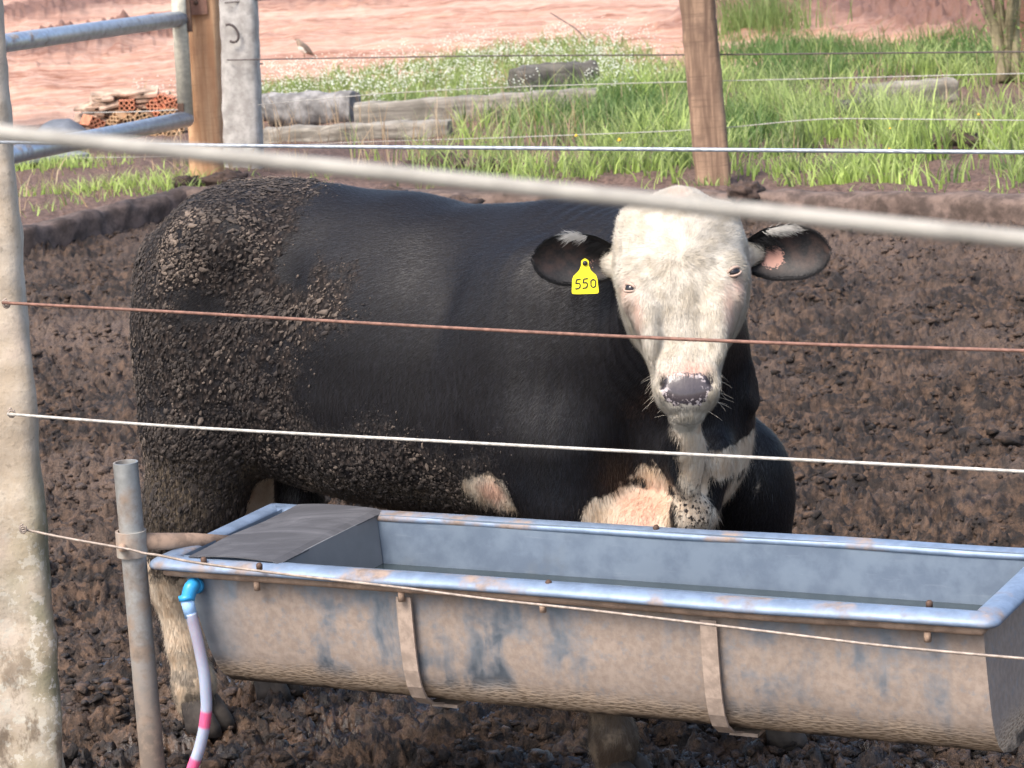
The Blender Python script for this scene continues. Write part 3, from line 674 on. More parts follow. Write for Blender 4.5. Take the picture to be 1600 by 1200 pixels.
# logs and beams
def log(name, label, a, b, wd, hg, mat, n=4, dz=.15, amp=.02, seed=0, cat='log', crack=.01):
    A, B = g(*a, dz) + [0, hg / 2, hg / 2 - .02], g(*b, dz) + [0, hg / 2, hg / 2 - .02]
    tag(mesh(name, *beam(A, B, wd, hg, side=(0, 1, 0), n=n, seg=30, amp=amp, freq=6, seed=seed, crack=crack), mat), label, cat)
log('timber_log', 'thick pale grey log with a dark broken end, right of the concrete post', (425, 196), (556, 192), .30, .30, M['concrete_dark'], 3.2, seed=1, amp=.03)
log('timber_log', 'short grey log end showing just right of the concrete post', (395, 190), (436, 187), .24, .27, M['concrete_dark'], 3, seed=2)
log('wooden_beam', 'low brown beam half buried below the pale grey log', (415, 226), (705, 214), .22, .16, M['log_grey'], 6, seed=3, cat='beam')
log('wooden_beam', 'long grey beam lying behind the dry stalks in mid picture', (555, 204), (935, 180), .24, .25, M['log_grey'], 6, seed=4, cat='beam')
log('timber_log', 'dark charred log lying on the white flowering weeds', (805, 158), (930, 146), .34, .33, M['log_dark'], 3, seed=5, amp=.035)
log('wooden_beam', 'grey brown beam end lying in the grass, the longer of two at the right', (1348, 172), (1492, 160), .3, .22, M['log_grey'], 6, seed=6, cat='beam')
log('wooden_beam', 'small dark beam in the grass left of the longer one', (1312, 178), (1392, 171), .2, .13, M['log_dark'], 5, seed=7, cat='beam')
# clods and stump-like lumps on the bank
def lump(name, label, c, r, mat, seed, cat, kind=None, flat=.7):
    n1, n2 = 22, 14; V = []
    for i in range(n2 + 1):
        for j in range(n1):
            t, p = math.pi * i / n2, 2 * math.pi * j / n1; V.append((math.sin(t) * math.cos(p), math.sin(t) * math.sin(p), math.cos(t)))
    V = np.array(V); d = 1 + .9 * (billow(V[:, 0] * 1.7 + seed, V[:, 1] * 1.7, V[:, 2] * 1.7, 4) - .45)
    V = V * d[:, None] * np.array([r, r, r * flat]) + np.array(c)
    Fc = [[i * n1 + j, i * n1 + (j + 1) % n1, (i + 1) * n1 + (j + 1) % n1, (i + 1) * n1 + j] for i in range(n2) for j in range(n1)]
    return tag(mesh(name, V, Fc, mat), label, cat)
M['clod'] = m_plain('dark_soil', (.062, .040, .031), .95, 0, .4, 25, 1.0)
for i, (px, py, r, lb) in enumerate([(690, 258, .15, 'dark soil clod below the grey beam, above the bull\'s back'), (640, 262, .10, 'smaller brown clod left of the dark one on the bank'),
        (760, 262, .13, 'brown grassy clod right of the dark soil clod'), (1165, 298, .11, 'dark soil clod at the foot of the brown sleeper post, right side'), (1488, 222, .17, 'dry brown clod sticking out of the green grass'),
        (292, 282, .09, 'dark clod at the left foot of the orange sleeper post'), (350, 280, .13, 'soil clod at the right foot of the orange sleeper post'), (720, 322, .13, 'reddish clod on the kerb behind the bull\'s back'), (610, 302, .11, 'reddish clod on the kerb behind the bull\'s rump')]):
    c = g(px, py + 6, .17); lump('soil_clod', lb, c + [0, 0, r * .10], r * 1.15, M['clod'], i * 3.1, 'clod', flat=.5)

# shrub stems in the top right corner
sb = g(1576, 128, .15); shrub = thing('shrub', 'many stemmed shrub in the top right corner, beside the reddish post', 'shrub', sb)
SR = random.Random(8); Ds = sb[1]
leafP = []
for k in range(13):
    bx = 1576 + SR.uniform(-14, 16); tx = bx + SR.uniform(-38, 25) - 12; r = .05 if k < 4 else SR.uniform(.012, .028)
    pts = [at(bx, 128, Ds + SR.uniform(-.1, .1)), at(bx + (tx - bx) * .35 + SR.uniform(-4, 4), 70, Ds), at(tx, 0, Ds + SR.uniform(-.2, .2)), at(tx + (tx - bx) * .6, -90, Ds + SR.uniform(-.4, .4))]
    P = np.array(pts); q = np.linspace(0, 3, 12); P = np.stack([hermite([0, 1, 2, 3], P[:, i], q) for i in range(3)], 1)
    mesh('stem', *tube(P, np.linspace(r, r * .55, 12), 8), M['bark'], shrub)
    for m in range(26):
        leafP.append(P[SR.randint(3, 11)] + np.array([SR.gauss(0, .14), SR.gauss(0, .14), SR.gauss(0, .12)]))
leafP = np.array(leafP); n = len(leafP)
o = blades('leaves', leafP, RNG.uniform(.03, .10, n), RNG.uniform(.012, .03, n), RNG.uniform(.5, 2.5, n), M['weed'], RNG.uniform(0, .7, n), 2)
o.data.transform(Matrix.Translation(Vector(-sb))); o.parent = shrub; ORG[o.name] = sb
if 'kind' in o: o['kind'] = 'stuff'
# second, pale thin bush up at the top middle right
tb = g(1185, 55, .15); P = np.array([tb + [RNG.normal(0, .32), RNG.normal(0, .4), 0] for _ in range(900)]); P[:, 2] = gheight(P[:, 0], P[:, 1], False)
blades('thin_bush', P, RNG.uniform(.2, .75, 900), RNG.uniform(.006, .015, 900), RNG.uniform(.05, .6, 900), M['weed'], RNG.uniform(0, .6, 900), 2, 'thin greyish weed clump on the red soil right of the brown sleeper post', 'weeds')
# twigs on the soil
for i, (pp, lb) in enumerate([([(1340, 3), (1375, 9), (1430, 8), (1475, 3)], 'long pale bent stick on the red soil near the top right'),
        ([(860, 20), (900, 45), (925, 70), (940, 95)], 'thin bare bent twig standing in the weeds')]):
    P = np.array([g(x, y, .22 if i == 0 else .3) for x, y in pp]) if i == 0 else np.array([at(x, y, 31) for x, y in pp])
    tag(mesh('twig', *tube(P, .022 if i == 0 else .008, 6), M['straw'] if i == 0 else M['wire_d']), lb, 'stick')

# ------------------------------------------------------------------ bird
def bird():
    c = g(476, 90, .17); D = c[1]; k = D / F
    root = thing('bird', 'small brown and white ground bird standing on the red soil', 'bird', c)
    def ell(ct, r, ax): 
        n1, n2 = 16, 10; V = []
        for i in range(n2 + 1):
            for j in range(n1):
                t, p = math.pi * i / n2, 2 * math.pi * j / n1; V.append(np.array(ct) + ax[0] * r[0] * math.cos(t) + ax[1] * r[1] * math.sin(t) * math.cos(p) + ax[2] * r[2] * math.sin(t) * math.sin(p))
        return V, [[i * n1 + j, i * n1 + (j + 1) % n1, (i + 1) * n1 + (j + 1) % n1, (i + 1) * n1 + j] for i in range(n2) for j in range(n1)]
    X, Y, Z = np.eye(3); bz = c + Z * .12
    d = norm((-.72, 0, .69)); q = norm((.69, 0, .72))
    P = np.array([c + [.115, 0, .03], c + [.07, 0, .065], c + [.02, 0, .11], c + [-.03, 0, .155], c + [-.055, 0, .195], c + [-.07, 0, .225], c + [-.085, 0, .24]])
    br = m_plain('brown_plumage', (.24, .18, .13), .8, 0, .2, 60); wh = m_plain('white_plumage', (.62, .56, .48), .8)
    mesh('body', *tube(P, [.012, .035, .055, .055, .036, .030, .012], 14), br, root)
    mesh('belly', *ell(c + [-.012, -.018, .112], (.075, .042, .048), [d, Y, q]), wh, root)
    mesh('wing', *ell(c + [.035, -.045, .115], (.095, .016, .036), [d, Y, q]), m_plain('dark_plumage', (.13, .10, .08), .8), root)
    mesh('beak', *tube([c + [-.085, 0, .235], c + [-.125, 0, .238]], [.009, .002], 8), M['bolt'], root)
    for s in (-1, 1): mesh('leg', *tube([c + [-.005, s * .02, .075], c + [.0, s * .02, -.03]], .005, 6), M['straw'], root)
    mesh('tail', *ell(c + [.125, 0, .02], (.05, .02, .008), [norm((.8, 0, -.5)), Y, norm((.5, 0, .8))]), br, root)
bird()

# ------------------------------------------------------------------ far wires
def wire_pts(P, sub=10, sag=0):
    P = np.array(P, float); q = np.linspace(0, len(P) - 1, (len(P) - 1) * sub + 1)
    return np.stack([hermite(np.arange(len(P)), P[:, i], q) for i in range(3)], 1)
def far_wire(pp, r, mat, label, D=None):
    A = gz(378, 262); B = gz(1117, 288)
    P = [onplane(x, y, A, B) + [0, -.06 if x < 405 else .35, 0] for x, y in pp]
    tag(mesh('fence_wire', *tube(wire_pts(P), r, 8), mat), label, 'wire', 'wires of the far fence')
far_wire([(356, 93), (700, 93), (1080, 91), (1340, 89), (1590, 87), (2100, 84)], .005, M['wire_d'], 'dark taut wire running from the grey concrete post past the bird')
far_wire([(352, 4), (420, 2), (800, 0), (1080, -6), (1600, -12)], .005, M['wire_d'], 'dark wire along the very top edge from the concrete post')
far_wire([(346, 110), (405, 104)], .006, M['wire_d'], 'short strand tied across the face of the grey concrete post')
far_wire([(404, 163), (560, 155), (800, 142), (1080, 134), (1340, 128), (1590, 122), (2100, 112)], .003, M['wire_p'], 'thin pale wire passing above the grey log and through the grass')
far_wire([(130, 175), (200, 174), (290, 170)], .004, M['wire_p'], 'thin rusty strand in front of the brick heap')
far_wire([(40, 246), (160, 245), (300, 240), (480, 233), (800, 222), (1100, 210), (1340, 193), (1600, 196), (2100, 192)], .003, M['wire_p'], 'thin sagging wire low in the green grass')

# ------------------------------------------------------------------ near fence: mossy concrete post and cables
FP0, FP1 = np.array([-1.02, 5.66]), np.array([1.02, 4.64])
def fp(px, py, off=0.0):
    p = onplane(px, py, FP0, FP1); d = norm(p - CAM); return p + d * off
_pb, _pt = fp(28, 1200, .12), fp(-68, 0, .12)
dv = norm(_pt - _pb); pb = _pb - dv * (_pb[2] + .05) / dv[2]; pt = _pt + dv * .12
npost = thing('concrete_post', 'pale concrete post with moss and lichen at the left edge of the picture', 'post', (pb[0], pb[1], 0))
mesh('post_body', *beam(pb, pt, .205, .16, side=(1, .16, 0), n=7, seg=110, around=44, amp=.009, freq=7, taper=(1.12, .95)), M['post_c'], npost)
for (x, y) in ((10, 474), (18, 645), (36, 826)):
    a = fp(x, y, .012); mb = MB()
    for r_, ph in ((.005, 0), (.0065, 1.4)):
        mb.add(*tube([a + [r_ * math.cos(q + ph) * 1.2, -.004 * q / 6, r_ * math.sin(q + ph) * (1.1 + .3 * ph)] for q in np.linspace(0, 5.6, 16)], .0022, 7))
    mb.build('wire_tie', M['wire_t'], npost)
def near_wire(pp, r, mat, label, off=0.0, sub=14):
    P = [fp(x, y, off if np.isscalar(off) else off[i]) for i, (x, y) in enumerate(pp)]
    tag(mesh('fence_cable', *tube(wire_pts(P, sub), r, 12), mat), label, 'cable', 'cables of the near fence')
near_wire([(-60, 221), (60, 223), (400, 228), (1000, 233), (1600, 238), (2400, 243)], .0040, M['wire_w'], 'bright silver cable crossing above the bull\'s head in front of the green grass')
near_wire([(4, 473), (300, 489), (700, 512), (1000, 527), (1300, 539), (1600, 548), (2400, 572)], .0036, M['wire_r'], 'rusty brown cable crossing the bull\'s body and face')
near_wire([(12, 647), (300, 668), (700, 690), (1000, 706), (1300, 721), (1600, 737), (2400, 782)], .0035, M['wire_p'], 'pale cable crossing just below the bull\'s muzzle')
near_wire([(32, 826), (110, 842), (200, 858), (236, 866), (300, 878), (420, 894), (600, 915), (780, 938), (900, 951), (1200, 987), (1400, 1011), (1600, 1029), (2400, 1092)], .0030, M['wire_t'],
          'slack twisted wire lying against the trough rim and crossing its front', [.02, .05, .07, .085, .05, .02, .0, 0, 0, 0, 0, 0, 0])
# thick blurred cable close to the camera
P = [at(x, y, D) for x, y, D in ((-900, 118, 1.42), (-300, 176, 1.36), (0, 207, 1.32), (400, 249, 1.28), (800, 291, 1.24), (1200, 333, 1.20), (1600, 374, 1.16), (2400, 452, 1.08))]
tag(mesh('near_cable', *tube(wire_pts(P, 14), .0043, 14), M['wire_g']), 'thick out of focus grey cable slanting across the picture close to the camera', 'cable')

# ------------------------------------------------------------------ the water trough
RZ = .72
T0, T1 = g(228, 876, RZ), g(1556, 972, RZ)
E1 = norm(T1 - T0); E2 = np.array([-E1[1], E1[0], 0]); LT = np.linalg.norm(T1 - T0); WT = .545
TO = (T0 + T1) / 2 + E2 * WT / 2
def tp(u, v, z=0): return TO + E1 * u + E2 * v + np.array([0, 0, z])     # u along, v across (- = camera side), z from the rim
tro = thing('water_trough', 'long dusty galvanised steel water trough in front of the bull', 'trough', (TO[0], TO[1], RZ - .335))
HL, HW = LT / 2, WT / 2
DEP = .335
prof = [(.99, 0), (.983, -.05), (.974, -.11), (.96, -.17), (.938, -.218), (.895, -.258), (.82, -.288), (.69, -.311), (.48, -.326), (.22, -.333), (0, -DEP)]
half = [(a * (HW - .045), z) for a, z in prof]
sec = [(-a, z) for a, z in half] + [(a, z) for a, z in half[::-1][1:]]
def shell(sec, L_, name, mat, inset=0, parent=tro, slope=.04):
    V = []; at_l = []; at_f = []; nu = 61; m = len(sec)
    for i in range(nu):
        for (v, z) in sec:
            s = (i / (nu - 1) * 2 - 1); Lz = (L_ - .03 - .005 * (inset > 0)) + (z * .075 / DEP if s < 0 else .022 - z * .02 / DEP)
            u = s * Lz; dent = .0035 * pn(u * 3.0, z * 6, v * 3 + 4)
            V.append(tp(u, v * (1 - inset) + (dent if v > 0 else -dent) * 1.0, z + (inset > 0) * .004)); at_l.append((z + DEP) / DEP); at_f.append((u + L_))
    Fc = [[i * m + j, (i + 1) * m + j, (i + 1) * m + j + 1, i * m + j + 1] for i in range(nu - 1) for j in range(m - 1)]
    for e in (0, nu - 1):                                # end walls as strips between mirrored profile points
        for j in range(m // 2):
            a, b, c, d = e * m + j, e * m + j + 1, e * m + m - 2 - j, e * m + m - 1 - j
            Fc.append([a, b, c, d] if b != c else [a, b, d])
    return mesh(name, V, Fc, mat, parent, True, attrs=dict(lvl=at_l, lft=at_f))
ob = shell(sec, HL - .035, 'outer_shell', M['basin'])
ob2 = shell(sec, HL - .035, 'inner_shell', M['inner'], .02)
for o in (ob, ob2):
    md = o.modifiers.new('edges', 'EDGE_SPLIT'); md.split_angle = math.radians(40)
# rolled rim: rounded rectangle ring with a wide rounded flange section
def ring(hl, hw, rc, prof_, name, mat, parent, wob=.0, z0=0, seg=10, gap=None):
    path = []
    for (sx, sy, a0) in ((1, -1, -90), (1, 1, 0), (-1, 1, 90), (-1, -1, 180)):
        for k in range(seg + 1):
            a = math.radians(a0 + 90 * k / seg); path.append((sx * (hl - rc) + rc * math.cos(a), sy * (hw - rc) + rc * math.sin(a), math.cos(a), math.sin(a)))
        n_ = 34 if sy == sx * 1 or True else 0
        # straight run to the next corner
        nxt = {(1, -1): (hl, hw - rc, 1, 0), (1, 1): (-(hl - rc), hw, 0, 1), (-1, 1): (-hl, -(hw - rc), -1, 0), (-1, -1): (hl - rc, -hw, 0, -1)}[(sx, sy)]
        p = path[-1]
        for k in range(1, 30): q = k / 30; path.append((p[0] + (nxt[0] - p[0]) * q, p[1] + (nxt[1] - p[1]) * q, nxt[2], nxt[3]))
    V = []; m = len(prof_)
    for (u, v, nu_, nv) in path:
        wb = wob * pn(u * 2.2, v * 2.2, 3.3); wz = wob * .8 * pn(u * 2.6, v * 2.6, 8.8)
        for (o_, z_) in prof_: V.append(tp(u + nu_ * (o_ + wb), v + nv * (o_ + wb), z0 + z_ + wz))
    n = len(path)
    Fc = [[i * m + j, ((i + 1) % n) * m + j, ((i + 1) % n) * m + (j + 1) % m, i * m + (j + 1) % m] for i in range(n) for j in range(m)]
    return mesh(name, V, Fc, mat, parent)
fl = []
for a in np.linspace(0, 2 * np.pi, 18, endpoint=False):
    c, s = math.cos(a), math.sin(a); fl.append((-.026 + .030 * np.sign(c) * abs(c) ** .8, -.006 + .0125 * np.sign(s) * abs(s) ** .9 - .006 * (c > .2) * c))
ring(HL, HW, .03, fl, 'rim', M['rim'], tro, .004)
pc = [(-.026 + .0110 * math.cos(a), -.029 + .0110 * math.sin(a)) for a in np.linspace(0, 2 * np.pi, 12, endpoint=False)]
ring(HL - .012, HW, .03, pc, 'support_pipe', M['pipe_brown'], tro, .003)
# straps
def strap(uc, name='strap'):
    V = []; w2 = .0185
    S = [(-.245 + .0, -.03)] + []
    S = [(v * 1.035 - .003, z * 1.015 - .002) for v, z in sec]
    S = [s for s in S if s[1] < -.035]
    m = len(S)
    for off in (0, .006):
        for du in (-w2, w2):
            for (v, z) in S:
                k = math.hypot(v, z + .12) + 1e-6
                V.append(tp(uc + du, v + v / k * off, z + (z + .12) / k * off * .8))
    Fc = []
    for j in range(m - 1):
        A, B, C_, D_ = j, m + j, 2 * m + j, 3 * m + j
        Fc += [[C_, C_ + 1, D_ + 1, D_], [A, C_, C_ + 1, A + 1], [B, B + 1, D_ + 1, D_]]
    o = mesh(name, V, Fc, M['strap'], tro, False)
    f = mesh('foot_tab', *box(tp(uc + .02, -.10, -.339), (.065, .045, .008), [E1, E2, np.array([0, 0, 1.0])]), M['strap'], tro, False)
    return o
def u_of(px, py):                                        # where along the trough a pixel on its front falls
    P = onplane(px, py, (tp(-1, -HW + .06)[:2]), (tp(1, -HW + .06)[:2])); return float((P - TO) @ E1)
strap(u_of(645, 1010)); strap(u_of(1118, 1050))
# water, cover plate, divider
WZ = -.115; wl = [(HL - .075, HW - .062)]
a, b = wl[0]
DU0, DU1 = -HL + .10, -HL + .345                        # cover from the left end
mesh('water', [tp(DU1, -b, WZ), tp(a, -b, WZ), tp(a, b, WZ), tp(DU1, b, WZ)], [[0, 1, 2, 3]], M['water'], tro, False)
def grid_sheet(fn, nu, nv, thick, name, mat, parent):
    V = []; 
    for L_ in (0, 1):
        for i in range(nu):
            for j in range(nv): V.append(np.array(fn(i / (nu - 1), j / (nv - 1))) - np.array([0, 0, thick]) * L_)
    K = nu * nv; Fc = []
    for L_ in (0, 1): Fc += [[L_ * K + i * nv + j, L_ * K + (i + 1) * nv + j, L_ * K + (i + 1) * nv + j + 1, L_ * K + i * nv + j + 1] for i in range(nu - 1) for j in range(nv - 1)]
    for i in range(nu - 1): Fc += [[i * nv, (i + 1) * nv, K + (i + 1) * nv, K + i * nv], [i * nv + nv - 1, (i + 1) * nv + nv - 1, K + (i + 1) * nv + nv - 1, K + i * nv + nv - 1]]
    for j in range(nv - 1): Fc += [[j, j + 1, K + j + 1, K + j], [(nu - 1) * nv + j, (nu - 1) * nv + j + 1, K + (nu - 1) * nv + j + 1, K + (nu - 1) * nv + j]]
    return mesh(name, V, Fc, mat, parent, False)
def cov(i, j):
    u = DU0 + (DU1 - DU0) * i; v = -HW + .028 + (2 * HW - .056) * j
    return tp(u - .01 * math.sin(j * 3) * i, v, .010 + .006 * math.sin(i * 3.1) + .004 * pn(u * 8, v * 6, 1) - .006 * (i > .93))
grid_sheet(cov, 14, 14, .003, 'cover_plate', M['cover'], tro)
mesh('divider_panel', [tp(DU1 - .012, -HW + .052, .004), tp(DU1 - .012, HW - .052, .004), tp(DU1 + .005, HW - .066, -.16), tp(DU1 + .005, -HW + .066, -.16),
      tp(DU1 - .008, -HW + .052, .004), tp(DU1 - .008, HW - .052, .004), tp(DU1 + .009, HW - .066, -.16), tp(DU1 + .009, -HW + .066, -.16)],
     [[0, 1, 2, 3], [4, 5, 6, 7], [0, 1, 5, 4]], m_plain('smooth_grey_panel', (.22, .225, .235), .5, .3, .08, 6), tro, False)
for px, py, zz in ((857, 909, .010), (1452, 941, .010), (1025, 823, .010), (405, 882, .016), (318, 873, .012)):
    p = g(px, py, RZ + zz); mesh('bolt', *tube([p - [0, 0, .012], p, p + [0, 0, .004]], [.007, .0075, .004], 8), M['bolt'], tro)
for px, py in ((415, 906), (860, 943), (1458, 978), (640, 925)):
    u = u_of(px, py); p = tp(u, -HW + .022, -.048); mesh('peg', *tube([p + [0, 0, .01], p - [0, 0, .010]], .0075, 8), M['pipe_brown'], tro)

# ------------------------------------------------------------------ galvanised post holding the trough
Dp = float(T0[1]) + .02
pa, pb2 = at(196, 722, Dp), at(239, 1200, Dp)
d = norm(pa - pb2); foot = pa - d * (pa[2] + .08) / d[2]
gp = thing('steel_post', 'galvanised steel pipe post with an open top at the left end of the trough', 'post', (foot[0], foot[1], 0))
r = .0288
V, Fc = tube([foot, pa - d * .4, pa], r, 28, caps=False); V2, F2 = tube([pa - d * .25, pa], r - .0045, 28, caps=False)
mb = MB(); mb.add(V, Fc); mb.add(V2, F2); mb.add(V[-28:] + V2[-28:], [[j, (j + 1) % 28, 28 + (j + 1) % 28, 28 + j] for j in range(28)])
o = mb.build('pipe', M['galv_post'], gp); md = o.modifiers.new('edges', 'EDGE_SPLIT'); md.split_angle = math.radians(40)
ca = at(207, 868, Dp); cb = at(204, 829, Dp)
V, Fc = tube([ca, cb], r + .007, 28, caps=False); V2, F2 = tube([ca, cb], r + .001, 28, caps=False)
mb = MB(); mb.add(V, Fc); mb.add(V2, F2)
for k in (0, 1): mb.add(list(V[k * 28:(k + 1) * 28]) + list(V2[k * 28:(k + 1) * 28]), [[j, (j + 1) % 28, 28 + (j + 1) % 28, 28 + j] for j in range(28)])
o = mb.build('clamp', m_galv('clamp_band', (.48, .47, .43), .45, .6, dcol=(.36, .25, .18)), gp); md = o.modifiers.new('edges', 'EDGE_SPLIT'); md.split_angle = math.radians(40)
mesh('clamp_bolt', *tube([at(191, 856, Dp - .065), at(191, 856, Dp - .02)], .010, 8), M['pipe_brown'], gp)
o = mesh('side_arm', *tube([at(222, 846, Dp + .01), at(300, 846, Dp + .10), at(360, 850, Dp + .16)], .0205, 20), M['pipe_brown'], gp)

# ------------------------------------------------------------------ hose on the front of the trough
Dh = float(onplane(300, 930, tp(-1, -HW + .03)[:2], tp(1, -HW + .03)[:2])[1])
hose = thing('water_hose', 'translucent hose with pink bands hanging from a blue elbow on the trough', 'hose', at(300, 925, Dh))
k = Dh / F
e0, e1_, e2_ = at(312, 914, Dh + .03), at(300, 916, Dh - .02), at(293, 936, Dh - .03)
P = wire_pts([e0, e1_, e2_], 8); mesh('elbow', *tube(P, 11.5 * k, 18), M['blue'], hose)
mesh('elbow_collar', *tube([e1_ + (e0 - e1_) * .2, e1_ + (e0 - e1_) * .85], 13.5 * k, 18), M['blue'], hose)
mesh('elbow_collar', *tube([at(291, 930, Dh - .028), at(292, 938, Dh - .03)], 13 * k, 18), M['blue'], hose)
mesh('coupling', *tube([at(291, 932, Dh - .03), at(299, 964, Dh - .032)], 10.8 * k, 18), M['paleblue'], hose)
hp = [(298, 958), (305, 985), (313, 1020), (320, 1060), (322.5, 1095), (320, 1130), (312, 1168), (299, 1205), (288, 1245), (285, 1290)]
P = wire_pts([at(x, y, Dh - .035) for x, y in hp], 10)
pyv = np.interp(np.linspace(0, 9, len(P)), np.arange(10), [y for _, y in hp])
def hose_mat():
    t = NT('translucent_hose'); a = t.attr('run'); n = t.noise(40, 3)
    band = t.math('MAXIMUM', t.math('MULTIPLY', t.rng(a, 1108, 1114), t.rng(a, 1139, 1133)), t.rng(a, 1182, 1188))
    haz = t.math('MULTIPLY', t.rng(a, 955, 970), t.rng(a, 1060, 1000))
    c = t.mix(haz, (.36, .42, .54), (.34, .33, .42)); c = t.mix(t.rng(n, .4, .7, 0, .3), c, (.46, .50, .58)); c = t.mix(band, c, (.66, .12, .26))
    return t.out(c, .28, 0, None, Subsurface_Weight=.35, Coat_Weight=.4)
mesh('tube', *tube(P, 9.6 * k, 20), hose_mat(), hose, attrs=dict(run=np.repeat(pyv, 20)))
# ------------------------------------------------------------------ the bull
TH = math.radians(32)
BD = np.array([math.cos(TH), -math.sin(TH), 0]); BL = np.array([math.sin(TH), math.cos(TH), 0])
_a, _b = g(305, 1125, 0), g(968, 1238, 0)
BO = (_a + _b) / 2 + .2 * BL; BO[2] = 0
BR_ = np.stack([BD, BL, [0, 0, 1.0]])
def loc(P): return (np.asarray(P) - BO) @ BR_.T
def wld(P): return np.asarray(P) @ BR_ + BO
# head frame (world, then local)
hd = norm(ray(1065, 455)); cc = -hd
Up = norm(_u - .040 * _r - (_u @ hd) * hd)
tl = math.radians(16)
ha = norm(-Up * math.cos(tl) + cc * math.sin(tl)); hn = norm(cc * math.cos(tl) + Up * math.sin(tl)); hv = norm(np.cross(ha, hn))
if hv @ _r < 0: hv = -hv
HO = at(1059, 274, 5.74)
HM = np.stack([ha, hv, hn]) @ BR_.T                     # local vector -> head coords
HOl = loc(HO)
def headc(P): return (P - HOl) @ HM.T                   # (s, v, w)
def hl(s, v, w): return HOl + np.array([s, v, w]) @ HM   # head coords -> local

def axis(lo, hi, f0, f1, a, b):
    q = [lo]
    while q[-1] < hi: q.append(q[-1] + (b if f0 <= q[-1] <= f1 else a))
    return np.array(q, np.float32)
hc = hl(.26, 0, -.1); CR, FR = .0105, .0052
gx = axis(-1.05, 1.32, hc[0] - .25, hc[0] + .27, CR, FR); gy = axis(-.86, .50, hc[1] - .25, hc[1] + .25, CR, FR); gz_ = axis(-.02, 1.62, hc[2] - .30, hc[2] + .30, CR, FR)
FD = np.full((len(gx), len(gy), len(gz_)), .5, np.float32)
def smin(a, b, k):
    h = np.maximum(k - np.abs(a - b), 0) / k; return np.minimum(a, b) - h * h * k * .25
def add(fn, lo, hi, k=.04, op='u'):
    m = k + .03; i0, i1 = np.searchsorted(gx, [lo[0] - m, hi[0] + m]); j0, j1 = np.searchsorted(gy, [lo[1] - m, hi[1] + m]); k0, k1 = np.searchsorted(gz_, [lo[2] - m, hi[2] + m])
    P = np.stack(np.meshgrid(gx[i0:i1], gy[j0:j1], gz_[k0:k1], indexing='ij'), -1)
    d = fn(P).astype(np.float32); S = FD[i0:i1, j0:j1, k0:k1]
    FD[i0:i1, j0:j1, k0:k1] = smin(S, d, k) if op == 'u' else -smin(-S, d, k)
def cone(a, b, ra, rb, k=.04, sc=(1, 1, 1), op='u'):
    a = np.array(a, float); b = np.array(b, float); sc = np.array(sc, float); R = max(ra, rb)
    lo = np.minimum(a, b) - R / sc; hi = np.maximum(a, b) + R / sc; ba = (b - a) * sc; L2 = ba @ ba + 1e-9
    def fn(P):
        q = (P - a) * sc; t = np.clip(q @ ba / L2, 0, 1); return np.linalg.norm(q - t[..., None] * ba, axis=-1) - (ra + (rb - ra) * t)
    add(fn, lo, hi, k, op)
def chain(pts, rs, k=.04, sc=(1, 1, 1)):
    for i in range(len(pts) - 1): cone(pts[i], pts[i + 1], rs[i], rs[i + 1], k, sc)
def ell(c, r, k=.04, rot=None, op='u', head=False):
    c = np.array(c, float); r = np.array(r, float); R = r.max()
    if head: M3 = HM; cl_ = hl(*c)
    else: M3 = np.eye(3) if rot is None else np.array(Matrix.Rotation(rot[0], 3, 'Z') @ Matrix.Rotation(rot[1], 3, 'Y')).T; cl_ = c
    def fn(P):
        q = (P - cl_) @ M3.T; k0 = np.linalg.norm(q / r, axis=-1); k1 = np.linalg.norm(q / r ** 2, axis=-1); return k0 * (k0 - 1) / (k1 + 1e-9)
    add(fn, cl_ - R, cl_ + R, k, op)
# trunk: stacked sections
xs = [-.785, -.755, -.69, -.60, -.45, -.28, 0, .25, .50, .68, .82, .92, .97]
top = [1.20, 1.30, 1.39, 1.45, 1.478, 1.466, 1.434, 1.406, 1.380, 1.35, 1.25, 1.11, 1.03]
bot = [1.12, .96, .86, .78, .71, .655, .63, .63, .645, .66, .70, .82, .94]
hw = [.03, .12, .20, .255, .285, .305, .335, .345, .320, .225, .145, .09, .03]
def trunk(P):
    X = gx[np.searchsorted(gx, P[:, 0, 0, 0])]
    t_, b_, w_ = hermite(xs, top, X), hermite(xs, bot, X), hermite(xs, hw, X)
    zc = ((t_ + b_) / 2)[:, None, None]; hz = np.maximum((t_ - b_) / 2, .02)[:, None, None]; w_ = np.maximum(w_, .02)[:, None, None]
    zn = (P[..., 2] - zc) / hz; wv = w_ * (1 - .13 * np.clip(zn, -1, 1.2) - .05 * np.clip(zn, 0, 1.2) ** 2)
    q = (np.abs(P[..., 1] / wv) ** 2.25 + np.abs(zn) ** 2.25) ** (1 / 2.25)
    cap = np.maximum(P[..., 0] - .985, -.80 - P[..., 0])
    return np.maximum((q - 1) * np.minimum(wv, hz) * .95, cap)
add(trunk, (-.88, -.36, .66), (1.0, .36, 1.5), .02)
for s in (-1, 1):                                        # hips, thighs, shoulders
    ell((-.44, s * .20, 1.34), (.12, .085, .075), .14)
    ell((-.555, s * .165, 1.02), (.190, .165, .35), .10)
    ell((.52 if s < 0 else .45, s * (.215 if s < 0 else .17), 1.02), (.21 if s < 0 else .18, .115, .33), .12, (0, .25))
    ell((-.71, s * .10, 1.24), (.07, .07, .09), .10)
cone((.30, 0, 1.25), (.62, 0, 1.235), .10, .11, .12)
